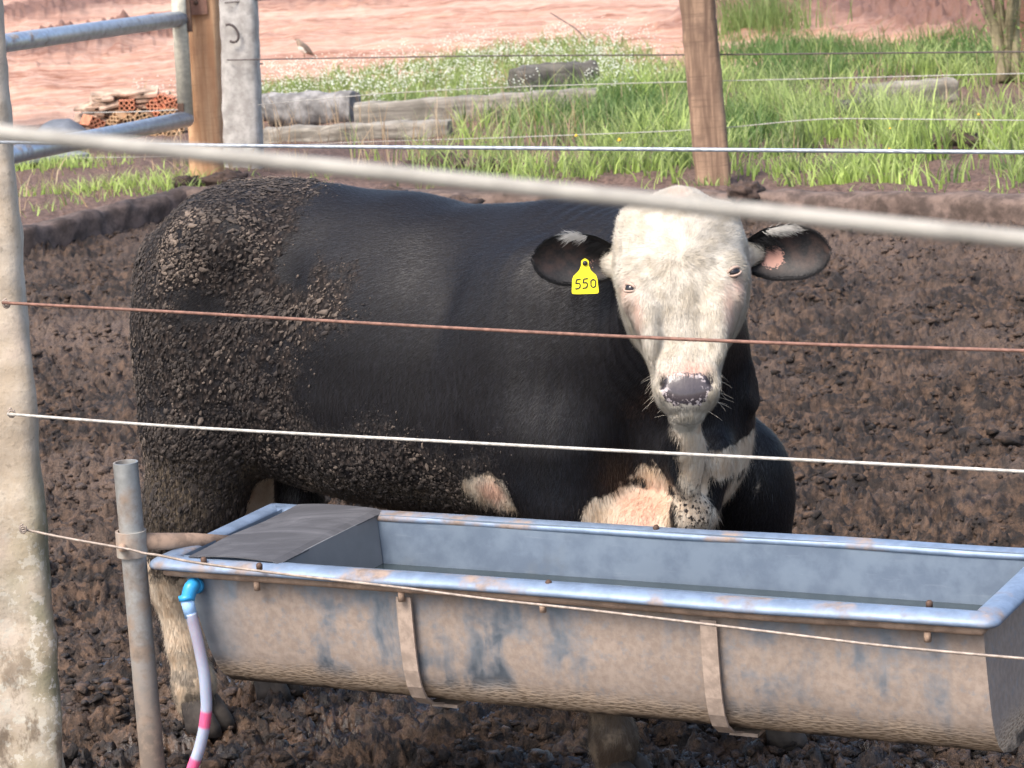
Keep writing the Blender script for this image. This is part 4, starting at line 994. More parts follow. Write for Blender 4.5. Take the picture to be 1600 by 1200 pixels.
# legs: near hind, far hind, near fore, far fore
def hind(x, y, s):
    chain([(-.56 + x * .3, y * .9, .80), (-.60 + x * .6, y, .62)], [.150, .120], .08)
    chain([(-.60 + x * .6, y, .62), (-.67 + x, y, .45), (-.685 + x, y, .38)], [.125, .075, .058], .06)
    chain([(-.70 + x, y, .40), (-.67 + x, y, .22), (-.655 + x, y, .12), (-.66 + x, y, .06)], [.058, .046, .055, .048], .04)
hind(0, -.20, 1); hind(.0, .12, 1)
def fore(x0, x1, y, y0, fx):
    chain([(x0, y0, .86), (x0 + .02, y, .72)], [.15 if y < 0 else .11, .115], .10 if y < 0 else .06)
    chain([(x0 + .02, y, .72), (x1, y, .46), (x1, y, .38)], [.108, .068, .062], .05)
    chain([(x1, y, .38), ((x1 + fx) / 2, y, .25), (fx, y, .13), (fx, y, .06)], [.054, .044, .056, .050], .04)
fore(.58, .64, -.22, -.22, .67)
fore(.74, .86, .27, .17, .86)
ell((.85, .26, .66), (.105, .10, .16), .04)
# neck, crest, brisket, dewlap
cone((.48, 0, 1.12), (.80, -.10, 1.13), .27, .175, .10, (1, 1.05, 1))
cone((.80, -.10, 1.13), hl(.26, 0, -.20), .175, .125, .08)
cone((.40, 0, 1.255), (.80, -.10, 1.285), .09, .115, .10)
cone((.80, -.10, 1.29), hl(.12, 0, -.17), .115, .10, .08)
ell((.83, -.03, .86), (.13, .16, .19), .08)
chain([hl(.46, .0, -.10), loc(at(1070, 690, 5.70)), loc(at(1074, 745, 5.74)), loc(at(1080, 800, 5.78)), loc(at(1084, 850, 5.83))], [.050, .026, .022, .026, .030], .045)
chain([loc(at(1070, 700, 5.76)), (.86, -.12, .80)], [.05, .05], .05)
chain([loc(at(1080, 800, 5.80)), (.84, -.10, .66)], [.035, .06], .05)
chain([loc(at(1125, 700, 5.93)), loc(at(1100, 800, 5.93))], [.03, .03], .05)
ell(loc(at(1005, 835, 5.98)), (.12, .12, .10), .05)
# head
ss = [-.002, .012, .035, .065, .10, .145, .20, .25, .31, .37, .42, .455, .49, .515, .535, .545]
hwd = [.020, .052, .080, .102, .122, .142, .146, .138, .117, .097, .080, .071, .071, .066, .050, .02]
frt = [-.085, -.058, -.036, -.018, -.006, .004, .008, .008, .002, -.004, -.004, .002, .012, .012, .002, -.015]
bak = [-.13, -.15, -.18, -.20, -.215, -.235, -.25, -.25, -.23, -.20, -.165, -.14, -.118, -.10, -.085, -.065]
lut = np.linspace(-.01, .555, 600); lh, lf, lb = (hermite(ss, a, lut) for a in (hwd, frt, bak))
def headf(P):
    q = headc(P); s = q[..., 0]; h_, f_, b_ = np.interp(s, lut, lh), np.interp(s, lut, lf), np.interp(s, lut, lb)
    wc, hz = (f_ + b_) / 2, np.maximum((f_ - b_) / 2, .015); wn_ = (q[..., 2] - wc) / hz
    # the bridge of the nose is narrower than the cheeks behind it
    nar = 1 - np.clip(wn_, 0, 1) ** 2 * (.14 * sstep(.46, .40, s) + .16 * np.exp(-((s - .37) / .07) ** 2))
    hh = np.maximum(h_, .012) * nar
    n_ = 2.5; d = ((np.abs(q[..., 1] / hh) ** n_ + np.abs(wn_) ** n_) ** (1 / n_) - 1) * np.minimum(hh, hz) * .9
    return np.maximum(d, np.maximum(-s - .004, s - .548))
c_ = np.array([hl(s, v, w_) for s in (0, .55) for v in (-.15, .15) for w_ in (-.26, .02)])
add(headf, c_.min(0), c_.max(0), .05)
for s in (-1, 1):
    ell((.222, s * .112, -.040), (.045, .034, .034), .03, head=True)          # brow over the eye
    cone(hl(.268, s * .120, -.012), hl(.335, s * .088, .002), .007, .004, .012, op='s'); ell((.36, s * .075, -.004), (.07, .02, .02), .03, head=True)   # socket
    ell((.283, s * .120, -.030), (.018, .012, .030), .02, head=True)         # lower lid
    ell((.29, s * .088, -.045), (.075, .032, .05), .03, head=True)            # cheek bone
    ell((.485, s * .050, .000), (.034, .024, .018), .015, head=True)          # nostril wing
    ell((.474, s * .051, .020), (.013, .007, .014), .010, op='s', head=True)
    ell((.488, s * .054, .016), (.008, .008, .012), .008, op='s', head=True)
    ell((.10, s * .105, -.10), (.06, .03, .05), .04, head=True)
ell((.492, 0, .006), (.034, .050, .016), .015, head=True)
ell((.445, 0, -.02), (.04, .06, .03), .03, head=True)
add(lambda P: (lambda q: np.maximum(np.abs(q[..., 0] - .525 - .35 * q[..., 1] ** 2 / .05 * .12) - .0035, np.abs(q[..., 1]) - .06))(headc(P)), c_.min(0), c_.max(0), .004, 's') if False else None
ell((.544, 0, -.050), (.020, .040, .034), .010, head=True)                    # chin and lower lip
EB = []
for sg, px, py in ((-1, 968, 415), (1, 1166, 398)):
    a = loc(at(px - sg * 26, py, 5.86)); b = loc(at(px + sg * 8, py - 2, 5.87)); cone(a, b, .048, .030, .035); EB.append((a + b) / 2)
# scrotum, tail, navel fold
cone((-.40, 0, .80), (-.385, -.01, .62), .05, .068, .03)
chain([(-.72, .02, 1.33), (-.81, .02, 1.22), (-.85, .02, .95), (-.85, .02, .60)], [.05, .034, .028, .032], .03)
cone((.0, 0, .70), (.28, 0, .69), .06, .05, .08)

# folds: gentle relief laid into the field itself
def relief():
    P = np.stack(np.meshgrid(gx, gy, gz_, indexing='ij'), -1)
    m = np.abs(FD) < .06
    p = P[m]; x, y, z = p.T; q = headc(p)
    onhead = sstep(.03, -.03, np.hypot(np.maximum(np.abs(q[:, 1]) - .12, 0), np.maximum(np.abs(q[:, 2] + .1) - .12, 0))) * (q[:, 0] > -.03) * (q[:, 0] < .56)
    d = .010 * fbm(x * 3.2, y * 3.2, z * 3.2, 2) * (1 - onhead)
    nk = sstep(.35, .62, x) * (1 - onhead) * sstep(1.0, .85, x * 1.0)
    ph = (x * .95 - y * .55 + .12 * z + .05 * pn(x * 4, y * 4, z * 2.5)) * 2 * np.pi / .040
    d += nk * .0075 * np.abs(np.sin(ph / 2)) ** .6 * sstep(.7, .95, z) * np.clip(.7 + 1.2 * pn(x * 4, y * 4, z * 1.5), 0, 1.4)
    fl = np.exp(-((x + .18) / .06) ** 2) * sstep(.6, .9, z) * sstep(1.35, 1.2, z) * .02 * (1 - onhead)
    d -= fl
    sb = np.exp(-((x - .27 - .25 * (z - 1.0)) / .035) ** 2) * sstep(.7, .85, z) * sstep(1.33, 1.2, z) * (1 - onhead); d -= sb * .010
    el = np.exp(-((x - .44 + .5 * (z - .80)) / .022) ** 2) * sstep(.62, .7, z) * sstep(.98, .86, z) * (y < -.1); d -= el * .012
    rb = sstep(-.2, 0, x) * sstep(.45, .3, x) * sstep(.7, .85, z) * sstep(1.3, 1.15, z)
    d += rb * .0 * np.sin((x + .15 * z) * 2 * np.pi / .085)
    hw_ = np.exp(-((q[:, 0] - .2) / .14) ** 2) * onhead
    d += hw_ * .0030 * np.sin(np.arctan2(q[:, 1], q[:, 0] - .19) * 11 + 2 * pn(q[:, 0] * 30, q[:, 1] * 30, 0)) * sstep(.02, .07, np.hypot(q[:, 0] - .19, q[:, 1]))
    d += onhead * .0025 * fbm(q[:, 0] * 14, q[:, 1] * 14, q[:, 2] * 14, 3)
    # mud thickens the coat of the hind part
    FD[m] -= d.astype(np.float32)
relief()

def surface_nets(F_, X, Y, Z):
    s = F_ < 0; nx, ny, nz = F_.shape
    cnt = np.zeros((nx - 1, ny - 1, nz - 1), np.uint8)
    for a in (0, 1):
        for b in (0, 1):
            for c in (0, 1): cnt += s[a:nx - 1 + a, b:ny - 1 + b, c:nz - 1 + c]
    act = (cnt > 0) & (cnt < 8); idx = np.full(act.shape, -1, np.int64); ci = np.argwhere(act); n = len(ci); idx[act] = np.arange(n)
    acc = np.zeros((n, 3)); num = np.zeros(n); cx = [X[ci[:, 0]], Y[ci[:, 1]], Z[ci[:, 2]]]; G = [X, Y, Z]
    for ax in range(3):
        o1, o2 = [k for k in range(3) if k != ax]
        for a in (0, 1):
            for b in (0, 1):
                i0 = ci.copy(); i0[:, o1] += a; i0[:, o2] += b; i1 = i0.copy(); i1[:, ax] += 1
                f0 = F_[tuple(i0.T)]; f1 = F_[tuple(i1.T)]; cr = (f0 < 0) != (f1 < 0)
                t = np.where(cr, f0 / (f0 - f1 + 1e-12), 0)
                P = np.stack([G[k][i0[:, k]] for k in range(3)], 1).astype(float); P[:, ax] += t * (G[ax][i1[:, ax]] - G[ax][i0[:, ax]])
                acc += P * cr[:, None]; num += cr
    V = acc / num[:, None]; Q = []
    for ax in range(3):
        o1, o2 = [(1, 2), (2, 0), (0, 1)][ax]
        sl0 = [slice(None)] * 3; sl1 = [slice(None)] * 3; sl0[ax] = slice(0, -1); sl1[ax] = slice(1, None)
        cr = s[tuple(sl0)] != s[tuple(sl1)]; e = np.argwhere(cr)
        e = e[(e[:, o1] > 0) & (e[:, o2] > 0) & (e[:, o1] < F_.shape[o1] - 1) & (e[:, o2] < F_.shape[o2] - 1)]
        c00 = e.copy(); c10 = e.copy(); c10[:, o1] -= 1; c11 = c10.copy(); c11[:, o2] -= 1; c01 = e.copy(); c01[:, o2] -= 1
        q = np.stack([idx[tuple(k.T)] for k in (c00, c10, c11, c01)], 1); inside = s[tuple(e.T)]
        q[~inside] = q[~inside][:, ::-1]; Q.append(q)
    Q = np.concatenate(Q); return V, Q[(Q >= 0).all(1)]
BV, BF = surface_nets(FD, gx, gy, gz_)
del FD
# a touch of smoothing
def smooth(V, Q, it=2, lam=.5):
    n = len(V); E_ = np.concatenate([Q[:, [0, 1]], Q[:, [1, 2]], Q[:, [2, 3]], Q[:, [3, 0]]]); E_ = np.concatenate([E_, E_[:, ::-1]])
    deg = np.bincount(E_[:, 0], minlength=n)[:, None]
    for _ in range(it):
        acc = np.stack([np.bincount(E_[:, 0], V[E_[:, 1], k], n) for k in range(3)], 1); V = V + lam * (acc / np.maximum(deg, 1) - V)
    return V
BV = smooth(BV, BF, 3, .45)
# per vertex normals
def vnorm(V, Q):
    fn = np.cross(V[Q[:, 2]] - V[Q[:, 0]], V[Q[:, 3]] - V[Q[:, 1]]); N = np.zeros_like(V)
    for k in range(4):
        for a in range(3): N[:, a] += np.bincount(Q[:, k], fn[:, a], len(V))
    return N / (np.linalg.norm(N, axis=1)[:, None] + 1e-12)
BN = vnorm(BV, BF)
if (BN * (BV - BV.mean(0))).sum(1).mean() < 0: BF = BF[:, ::-1]; BN = -BN
# ---- coat masks, all in the bull's own coordinates
x, y, z = BV.T; HQ = headc(BV); hs, hv_, hw_ = HQ.T
hd_ = headf(BV[None, None])[0, 0]
wob = .012 * fbm(x * 16, y * 16, z * 16, 3)
def blob(c, r): return (1 - np.linalg.norm((BV - c) / np.array(r), axis=1)) * min(r)
white = .062 - np.abs(hd_) * .9 + wob * .6
for e_ in EB: white = np.maximum(white, blob(e_, (.06, .06, .06)) + wob * .4)
white = np.minimum(white, hw_ + .20 - .10 * np.clip(hs - .3, 0, 1)); white[hs < -.02] = -.1
pale = np.full(len(BV), -.1)
def addp(*a):
    global pale
    pale = np.maximum(pale, blob(*a) + wob)
dl = loc(at(1070, 720, 5.74)); dm = np.linalg.norm(np.stack([x - np.interp(z, [.7, .85, 1.0], [.965, .985, 1.03]), (y - np.interp(z, [.7, .85, 1.0], [-.27, -.32, -.38]))], 1), axis=1)
pale = np.maximum(pale, np.minimum(.055 - dm, 1.02 - z) + .4 * wob)
addp(loc(at(992, 812, 5.93)), (.12, .13, .075)); addp(loc(at(1002, 772, 5.9)), (.065, .07, .085)); addp(loc(at(950, 808, 5.9)), (.06, .08, .045))
addp(loc(at(1165, 706, 6.02)), (.06, .2, .045)); addp(loc(at(1114, 735, 6.0)), (.05, .2, .085)); addp(loc(at(1120, 795, 6.0)), (.05, .2, .05))
addp(loc(at(768, 770, 6.05)), (.085, .16, .06))
addp((-.38, .05, .66), (.10, .10, .10)); addp((-.40, -.10, .74), (.05, .06, .04))
addp((-.50, .12, .64), (.09, .12, .10))
legs = np.where(x < 0, .52, .36) - z + wob * 3
pale = np.maximum(pale, np.where((y > -.11) & (x > -.64) & (x < -.24) & (z < .82), .03 + 1.2 * wob, -.1))
pale = np.maximum(pale, np.clip(legs, -.1, .05))
scr = .082 - np.linalg.norm(BV[:, :2] - np.array([-.388, -.01]), axis=1) - .3 * np.clip(z - .70, 0, 1); scr[(z > .78) | (z < .5)] = -.1; pale = np.minimum(pale, -scr + .004)
spot = sstep(.86, .78, z) * sstep(.075, .05, dm) * (x > .8)
pinkm = np.maximum(blob(loc(at(1000, 790, 5.9)), (.07, .10, .07)), blob(loc(at(1112, 735, 6.0)), (.05, .09, .07)))
pinkm = np.maximum(pinkm, blob(loc(at(775, 765, 6.05)), (.05, .1, .04)))
pinkm = np.maximum(pinkm, blob((-.36, .02, .66), (.05, .08, .08)))
# face details
def hb(s, v, w_, r): return (1 - np.linalg.norm((HQ - np.array([s, v, w_])) / np.array(r), axis=1)) * min(r)
pk = np.maximum.reduce([hb(.028, 0, -.04, (.022, .020, .05)), hb(.455, 0, .01, (.022, .052, .04)), hb(.268, -.118, -.03, (.045, .016, .035)), hb(.268, .118, -.03, (.045, .016, .035)), hb(.315, -.100, -.01, (.05, .012, .04)) * .6, hb(.31, .10, -.01, (.05, .012, .04)) * .6])
nw = .006 * fbm(hs * 90, hv_ * 90, hw_ * 90, 2)
nose = (1 - ((np.abs(hs - .498) / .036) ** 3 + (np.abs(hv_) / (.058 - .22 * np.clip(hs - .49, 0, .1) - .10 * np.clip(.48 - hs, 0, .1))) ** 3) ** (1 / 3)) * .036 + nw; nose[np.abs(hw_) > .08] = -.1; nose = nose + .0 * hs
nost = np.maximum(hb(.480, -.051, .012, (.019, .010, .03)), hb(.480, .051, .012, (.019, .010, .03))) + .3 * nw
mud = np.interp(z, [.5, .75, 1.0, 1.15, 1.3, 1.42], [-.18, .12, -.10, -.02, -.02, -.20]) - x + .10 * fbm(x * 4, y * 4, z * 4, 3)
mud = np.maximum(mud, np.minimum(.84 - z - .09 * pn(x * 5, y * 5, z * 5) + .02, (.46 - x)) * 1.0)
mud = np.minimum(mud, np.maximum(.01, z - .30) + .2)
bare = np.maximum(blob((-.44, -.25, 1.19), (.09, .12, .065)), blob((-.16, -.25, 1.30), (.08, .2, .09)))
mud = np.minimum(mud, -bare * 2 + .03)
mud[(white > 0)] = -.2; mud = np.minimum(mud, -blob(loc(at(768, 768, 6.05)), (.085, .16, .05)) * 4); mud = np.where((y > -.12) & (x > -.64) & (x < -.24) & (z < .82), -.2, mud) - sstep(.55, .42, z) * .35 * (x < 0)
shag = np.maximum(sstep(.78, .70, z) * sstep(.45, .35, x) * sstep(-.25, -.15, x), sstep(.82, .72, z) * sstep(.40, .5, z) * sstep(-.3, -.4, x) * sstep(-.72, -.66, x))
shag = shag * (1 - ((y > -.12) & (x > -.64) & (x < -.24) & (z < .82)))
ATT = dict(white=white, pale=pale, pinkm=pinkm, pk=pk, nose=nose, nost=nost, mud=mud, spot=spot, shag=shag)

def m_coat(hair=False):
    t = NT('bull_coat_hair' if hair else 'bull_coat'); A = {k: t.attr(k) for k in ATT}
    fine = t.noise(120, 3, .6); med = t.noise(22, 4, .6)
    st = t.noise(1, 4, .65, t.mapv((150, 150, 26)))
    def edge(a, amp, w_=.004):
        return t.rng(t.math('ADD', a, t.math('MULTIPLY', t.math('SUBTRACT', med, .5), amp)), -w_, w_)
    spc = .3
    blk = t.mix(t.rng(st, .4, .7), (.0035, .0035, .0048), (.011, .0105, .0135))
    hvn = t.attr('hairtone') if hair else t.rng(st, .3, .7)
    cream = t.mix(t.rng(med, .35, .65), (.45, .395, .31), (.60, .55, .465))
    palec = t.mix(t.rng(med, .3, .7), (.60, .45, .31), (.78, .67, .53))
    palec = t.mix(t.math('MULTIPLY', t.rng(A['pinkm'], -.01, .03), .85), palec, (.62, .35, .25))
    col = t.mix(edge(A['pale'], .03), blk, palec)
    sp = t.rng(t.noise(95, 3, .6), .535, .57)
    col = t.mix(t.math('MULTIPLY', t.math('MULTIPLY', sp, A['spot']), edge(A['pale'], .0)), col, (.03, .022, .02))
    col = t.mix(edge(A['white'], .012), col, cream)
    col = t.mix(t.math('MULTIPLY', t.rng(A['pk'], -.008, .014), .75), col, (.70, .40, .32))
    nz = t.mix(t.rng(t.noise(120, 3, .6), .42, .48), (.46, .40, .40), (.06, .05, .055))
    nz = t.mix(t.rng(A['nose'], .007, .015), nz, (.062, .052, .058))
    col = t.mix(t.rng(A['nose'], -.001, .002), col, nz)
    col = t.mix(t.rng(A['nost'], -.002, .004), col, (.02, .015, .015))
    mudc = t.mix(t.rng(t.vor(90, 'F1', t.mapv((1, 1, .6))), .2, .6), (.045, .034, .029), (.013, .011, .011))
    mf = t.math('MULTIPLY', edge(A['mud'], .25, .04), t.rng(t.noise(16, 4, .6), .34, .5))
    col = t.mix(mf, col, mudc)
    shc = t.mix(t.rng(st, .4, .65), (.03, .023, .018), (.19, .145, .10))
    col = t.mix(t.math('MULTIPLY', A['shag'], .75), col, shc)
    z_ = t.n('ShaderNodeSeparateXYZ'); t.set(z_.inputs[0], t.co())
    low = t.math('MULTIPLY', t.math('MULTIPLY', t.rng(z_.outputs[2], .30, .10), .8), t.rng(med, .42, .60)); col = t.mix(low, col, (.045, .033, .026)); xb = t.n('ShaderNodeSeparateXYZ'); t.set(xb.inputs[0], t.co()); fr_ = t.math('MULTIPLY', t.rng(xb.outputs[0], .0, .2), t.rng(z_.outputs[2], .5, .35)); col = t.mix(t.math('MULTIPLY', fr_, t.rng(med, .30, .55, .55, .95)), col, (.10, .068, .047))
    r = t.mix(t.rng(A['nose'], -.002, .003), t.mix(mf, (.6,) * 3, (.9,) * 3), (.22,) * 3)
    r = t.mix(edge(A['white'], .012), r, (.7,) * 3) if False else r
    col = t.mix(t.math('MULTIPLY', t.math('SUBTRACT', 1.0, hvn), .36), col, t.mix(.45, col, (.02, .012, .008)))
    if hair: return t.out(col, t.mix(mf, (.48,) * 3, (.9,) * 3), 0, None, Specular_IOR_Level=.6)
    nr = t.bump(st, .2, .003, t.bump(t.math('MULTIPLY', mf, t.vor(85, 'F1', t.mapv((1, 1, .6)))), .8, .012))
    return t.out(col, r, 0, nr, Specular_IOR_Level=t.mix(t.rng(A['nose'], -.002, .003), (.2,) * 3, (.5,) * 3))
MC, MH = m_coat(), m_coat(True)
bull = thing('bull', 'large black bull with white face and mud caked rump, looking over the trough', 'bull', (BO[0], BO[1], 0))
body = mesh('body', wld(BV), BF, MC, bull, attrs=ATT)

# ---- hair: one thin triangle each, lit with the skin's normal
def fur(name, idx, dirf, ln, wd, lift, mat=MH, label=None):
    P = BV[idx]; N = BN[idx]; n = len(idx)
    P = P + RNG.normal(0, .004, P.shape); P -= N * ((P - BV[idx]) * N).sum(1)[:, None]
    D_ = dirf(P, N) + RNG.normal(0, .16, P.shape); D_ -= N * (D_ * N).sum(1)[:, None]; D_ /= np.linalg.norm(D_, axis=1)[:, None] + 1e-9
    S = np.cross(D_, N); L_ = (ln if np.ndim(ln) == 0 else ln)[..., None] * RNG.uniform(.6, 1.25, (n, 1)) if np.ndim(ln) else ln * RNG.uniform(.6, 1.25, (n, 1))
    b = P - N * .0008; tipp = P + D_ * L_ * math.cos(lift) + N * L_ * math.sin(lift) * RNG.uniform(.4, 1.6, (n, 1))
    V = np.stack([b - S * wd, b + S * wd, tipp], 1).reshape(-1, 3); T = np.arange(3 * n).reshape(-1, 3)
    at_ = {k: np.repeat(a[idx], 3) for k, a in ATT.items()}; at_['hairtone'] = np.repeat(RNG.uniform(0, 1, n) ** .7, 3)
    o = mesh(name, wld(V), T, mat, bull, attrs=at_)
    nn = N * 1.0 + D_ * .10 + RNG.normal(0, .035 if name == 'body_hair' else .16, N.shape); nn /= np.linalg.norm(nn, axis=1)[:, None]
    o.data.normals_split_custom_set_from_vertices(np.repeat(nn @ BR_, 3, axis=0).tolist())
    tag(o, label, None, kind='stuff'); return o
tri = np.linalg.norm(np.cross(BV[BF[:, 2]] - BV[BF[:, 0]], BV[BF[:, 3]] - BV[BF[:, 1]]), axis=1) / 2
vis = ((wld(BV) - CAM) * (BN @ BR_)).sum(1) < .35
def pick(n, wgt):
    fw = tri * wgt[BF].mean(1); fw /= fw.sum(); return BF[RNG.choice(len(BF), n, p=fw), RNG.integers(0, 4, n)]
onh = (white > 0).astype(float) * (nose < -.002)
def bdir(P, N):
    q = headc(P); d = np.tile(np.array([-.45, 0, -.9]), (len(P), 1)); d[:, 0] -= .8 * sstep(.9, 1.2, P[:, 2]); return d
def hdir(P, N):
    q = headc(P); s0, v0 = q[:, 0] - .185, q[:, 1]; r_ = np.hypot(s0, v0) + 1e-6
    ds = s0 / r_ + np.where(s0 > 0, sstep(.05, .2, s0) * 1.5, 0) + .0; dv = v0 / r_ + .5 * np.sin(r_ * 60) * np.sign(v0) * .3
    sw = .55 * np.exp(-(r_ / .06) ** 2); ds, dv = ds - sw * dv, dv + sw * ds
    return np.stack([ds, dv, np.zeros(len(P)) - .2 * (np.abs(v0) > .1)], 1) @ HM
fur('body_hair', pick(110000, (1 - onh) * vis * (nose < -.002) * (mud < .02) + 1e-9), bdir, .016, .00055, .2)
fur('face_hair', pick(60000, onh * vis + 1e-9), hdir, .013, .0005, .22)
fur('belly_hair', pick(16000, (np.maximum(shag, .7 * (pale > -.015) * (white < 0) * (z > .42)) + .6 * sstep(.5, .35, z)) * vis + 1e-9), lambda P, N: np.tile([-.15, 0, -1.0], (len(P), 1)), .026, .0008, .35)
# tuft at the poll and whiskers round the muzzle
def hairs(name, roots, dirs, ln, r0, mat, n=6, droop=.2):
    mb = MB()
    for p, d, L_ in zip(roots, dirs, ln):
        pts = [p + d * L_ * q + np.array([0, 0, -droop * L_ * q * q]) for q in np.linspace(0, 1, n)]
        mb.add(*tube(pts, np.linspace(r0, r0 * .25, n), 4))
    return tag(mb.build(name, mat, bull), kind='stuff')
wl_ = []; wd_ = []; 
for i in range(36):
    s = RNG.uniform(.44, .555); sd_ = RNG.choice([-1, 1]); hwv = float(np.interp(s, lut, lh)); 
    wl_.append(wld(hl(s, sd_ * hwv * .93, -.035 + RNG.uniform(-.02, .015)))); dn = hv * sd_ * 1.0 + ha * RNG.uniform(-.1, 1.2) + hn * RNG.uniform(-.1, .3); wd_.append(norm(dn))
hairs('whiskers', wl_, wd_, RNG.uniform(.015, .042, 36), .0003, m_plain('pale_whisker', (.72, .66, .55), .6))

# ---- eyes
def surfpt(s_, v_):
    m = np.where((np.abs(hs - s_) < .009) & (np.abs(hv_ - v_) < .007) & (hw_ > -.12))[0]; return m[np.argmax(hw_[m])]
me_ = m_plain('dark_eye', (.012, .010, .012), .06, 0, .1, 20, 0); ml_ = m_plain('pale_lid', (.40, .29, .23), .8)
for s_, sg in ((.250, -1), (.236, 1)):
    iv = surfpt(s_, sg * .124); NB = BN[iv] @ BR_; c = wld(BV[iv]) - NB * .0075; n1, n2 = 20, 12; V = []
    for i in range(n2 + 1):
        for j in range(n1):
            t, p = math.pi * i / n2, 2 * math.pi * j / n1; V.append(c + .0150 * (math.sin(t) * math.cos(p) * hv + math.sin(t) * math.sin(p) * hn + math.cos(t) * ha))
    Fc = [[i * n1 + j, i * n1 + (j + 1) % n1, (i + 1) * n1 + (j + 1) % n1, (i + 1) * n1 + j] for i in range(n2) for j in range(n1)]
    mesh('eye', V, Fc, me_, bull)
    out_ = NB
    ax_ = norm(ha * .88 - hv * sg * -.42); tn_ = norm(np.cross(out_, ax_)); 
    arc = [c + out_ * .0135 * math.cos(a * .9) + (-ax_) * .0085 * math.cos(a) + tn_ * .0165 * math.sin(a) for a in np.linspace(-1.35, 1.35, 12)]
    mesh('eyelid', *tube(arc, [.001, .0022, .003, .0034, .0036, .0038, .0038, .0036, .0034, .003, .0022, .001], 8), ml_, bull)
    arc = [c + out_ * .0125 * math.cos(a * .9) + ax_ * .0100 * math.cos(a) + tn_ * .0165 * math.sin(a) for a in np.linspace(-1.35, 1.35, 12)]
    mesh('eyelid', *tube(arc, [.001, .0018, .0024, .0026, .0028, .0028, .0028, .0028, .0026, .0024, .0018, .001], 8), ml_, bull)

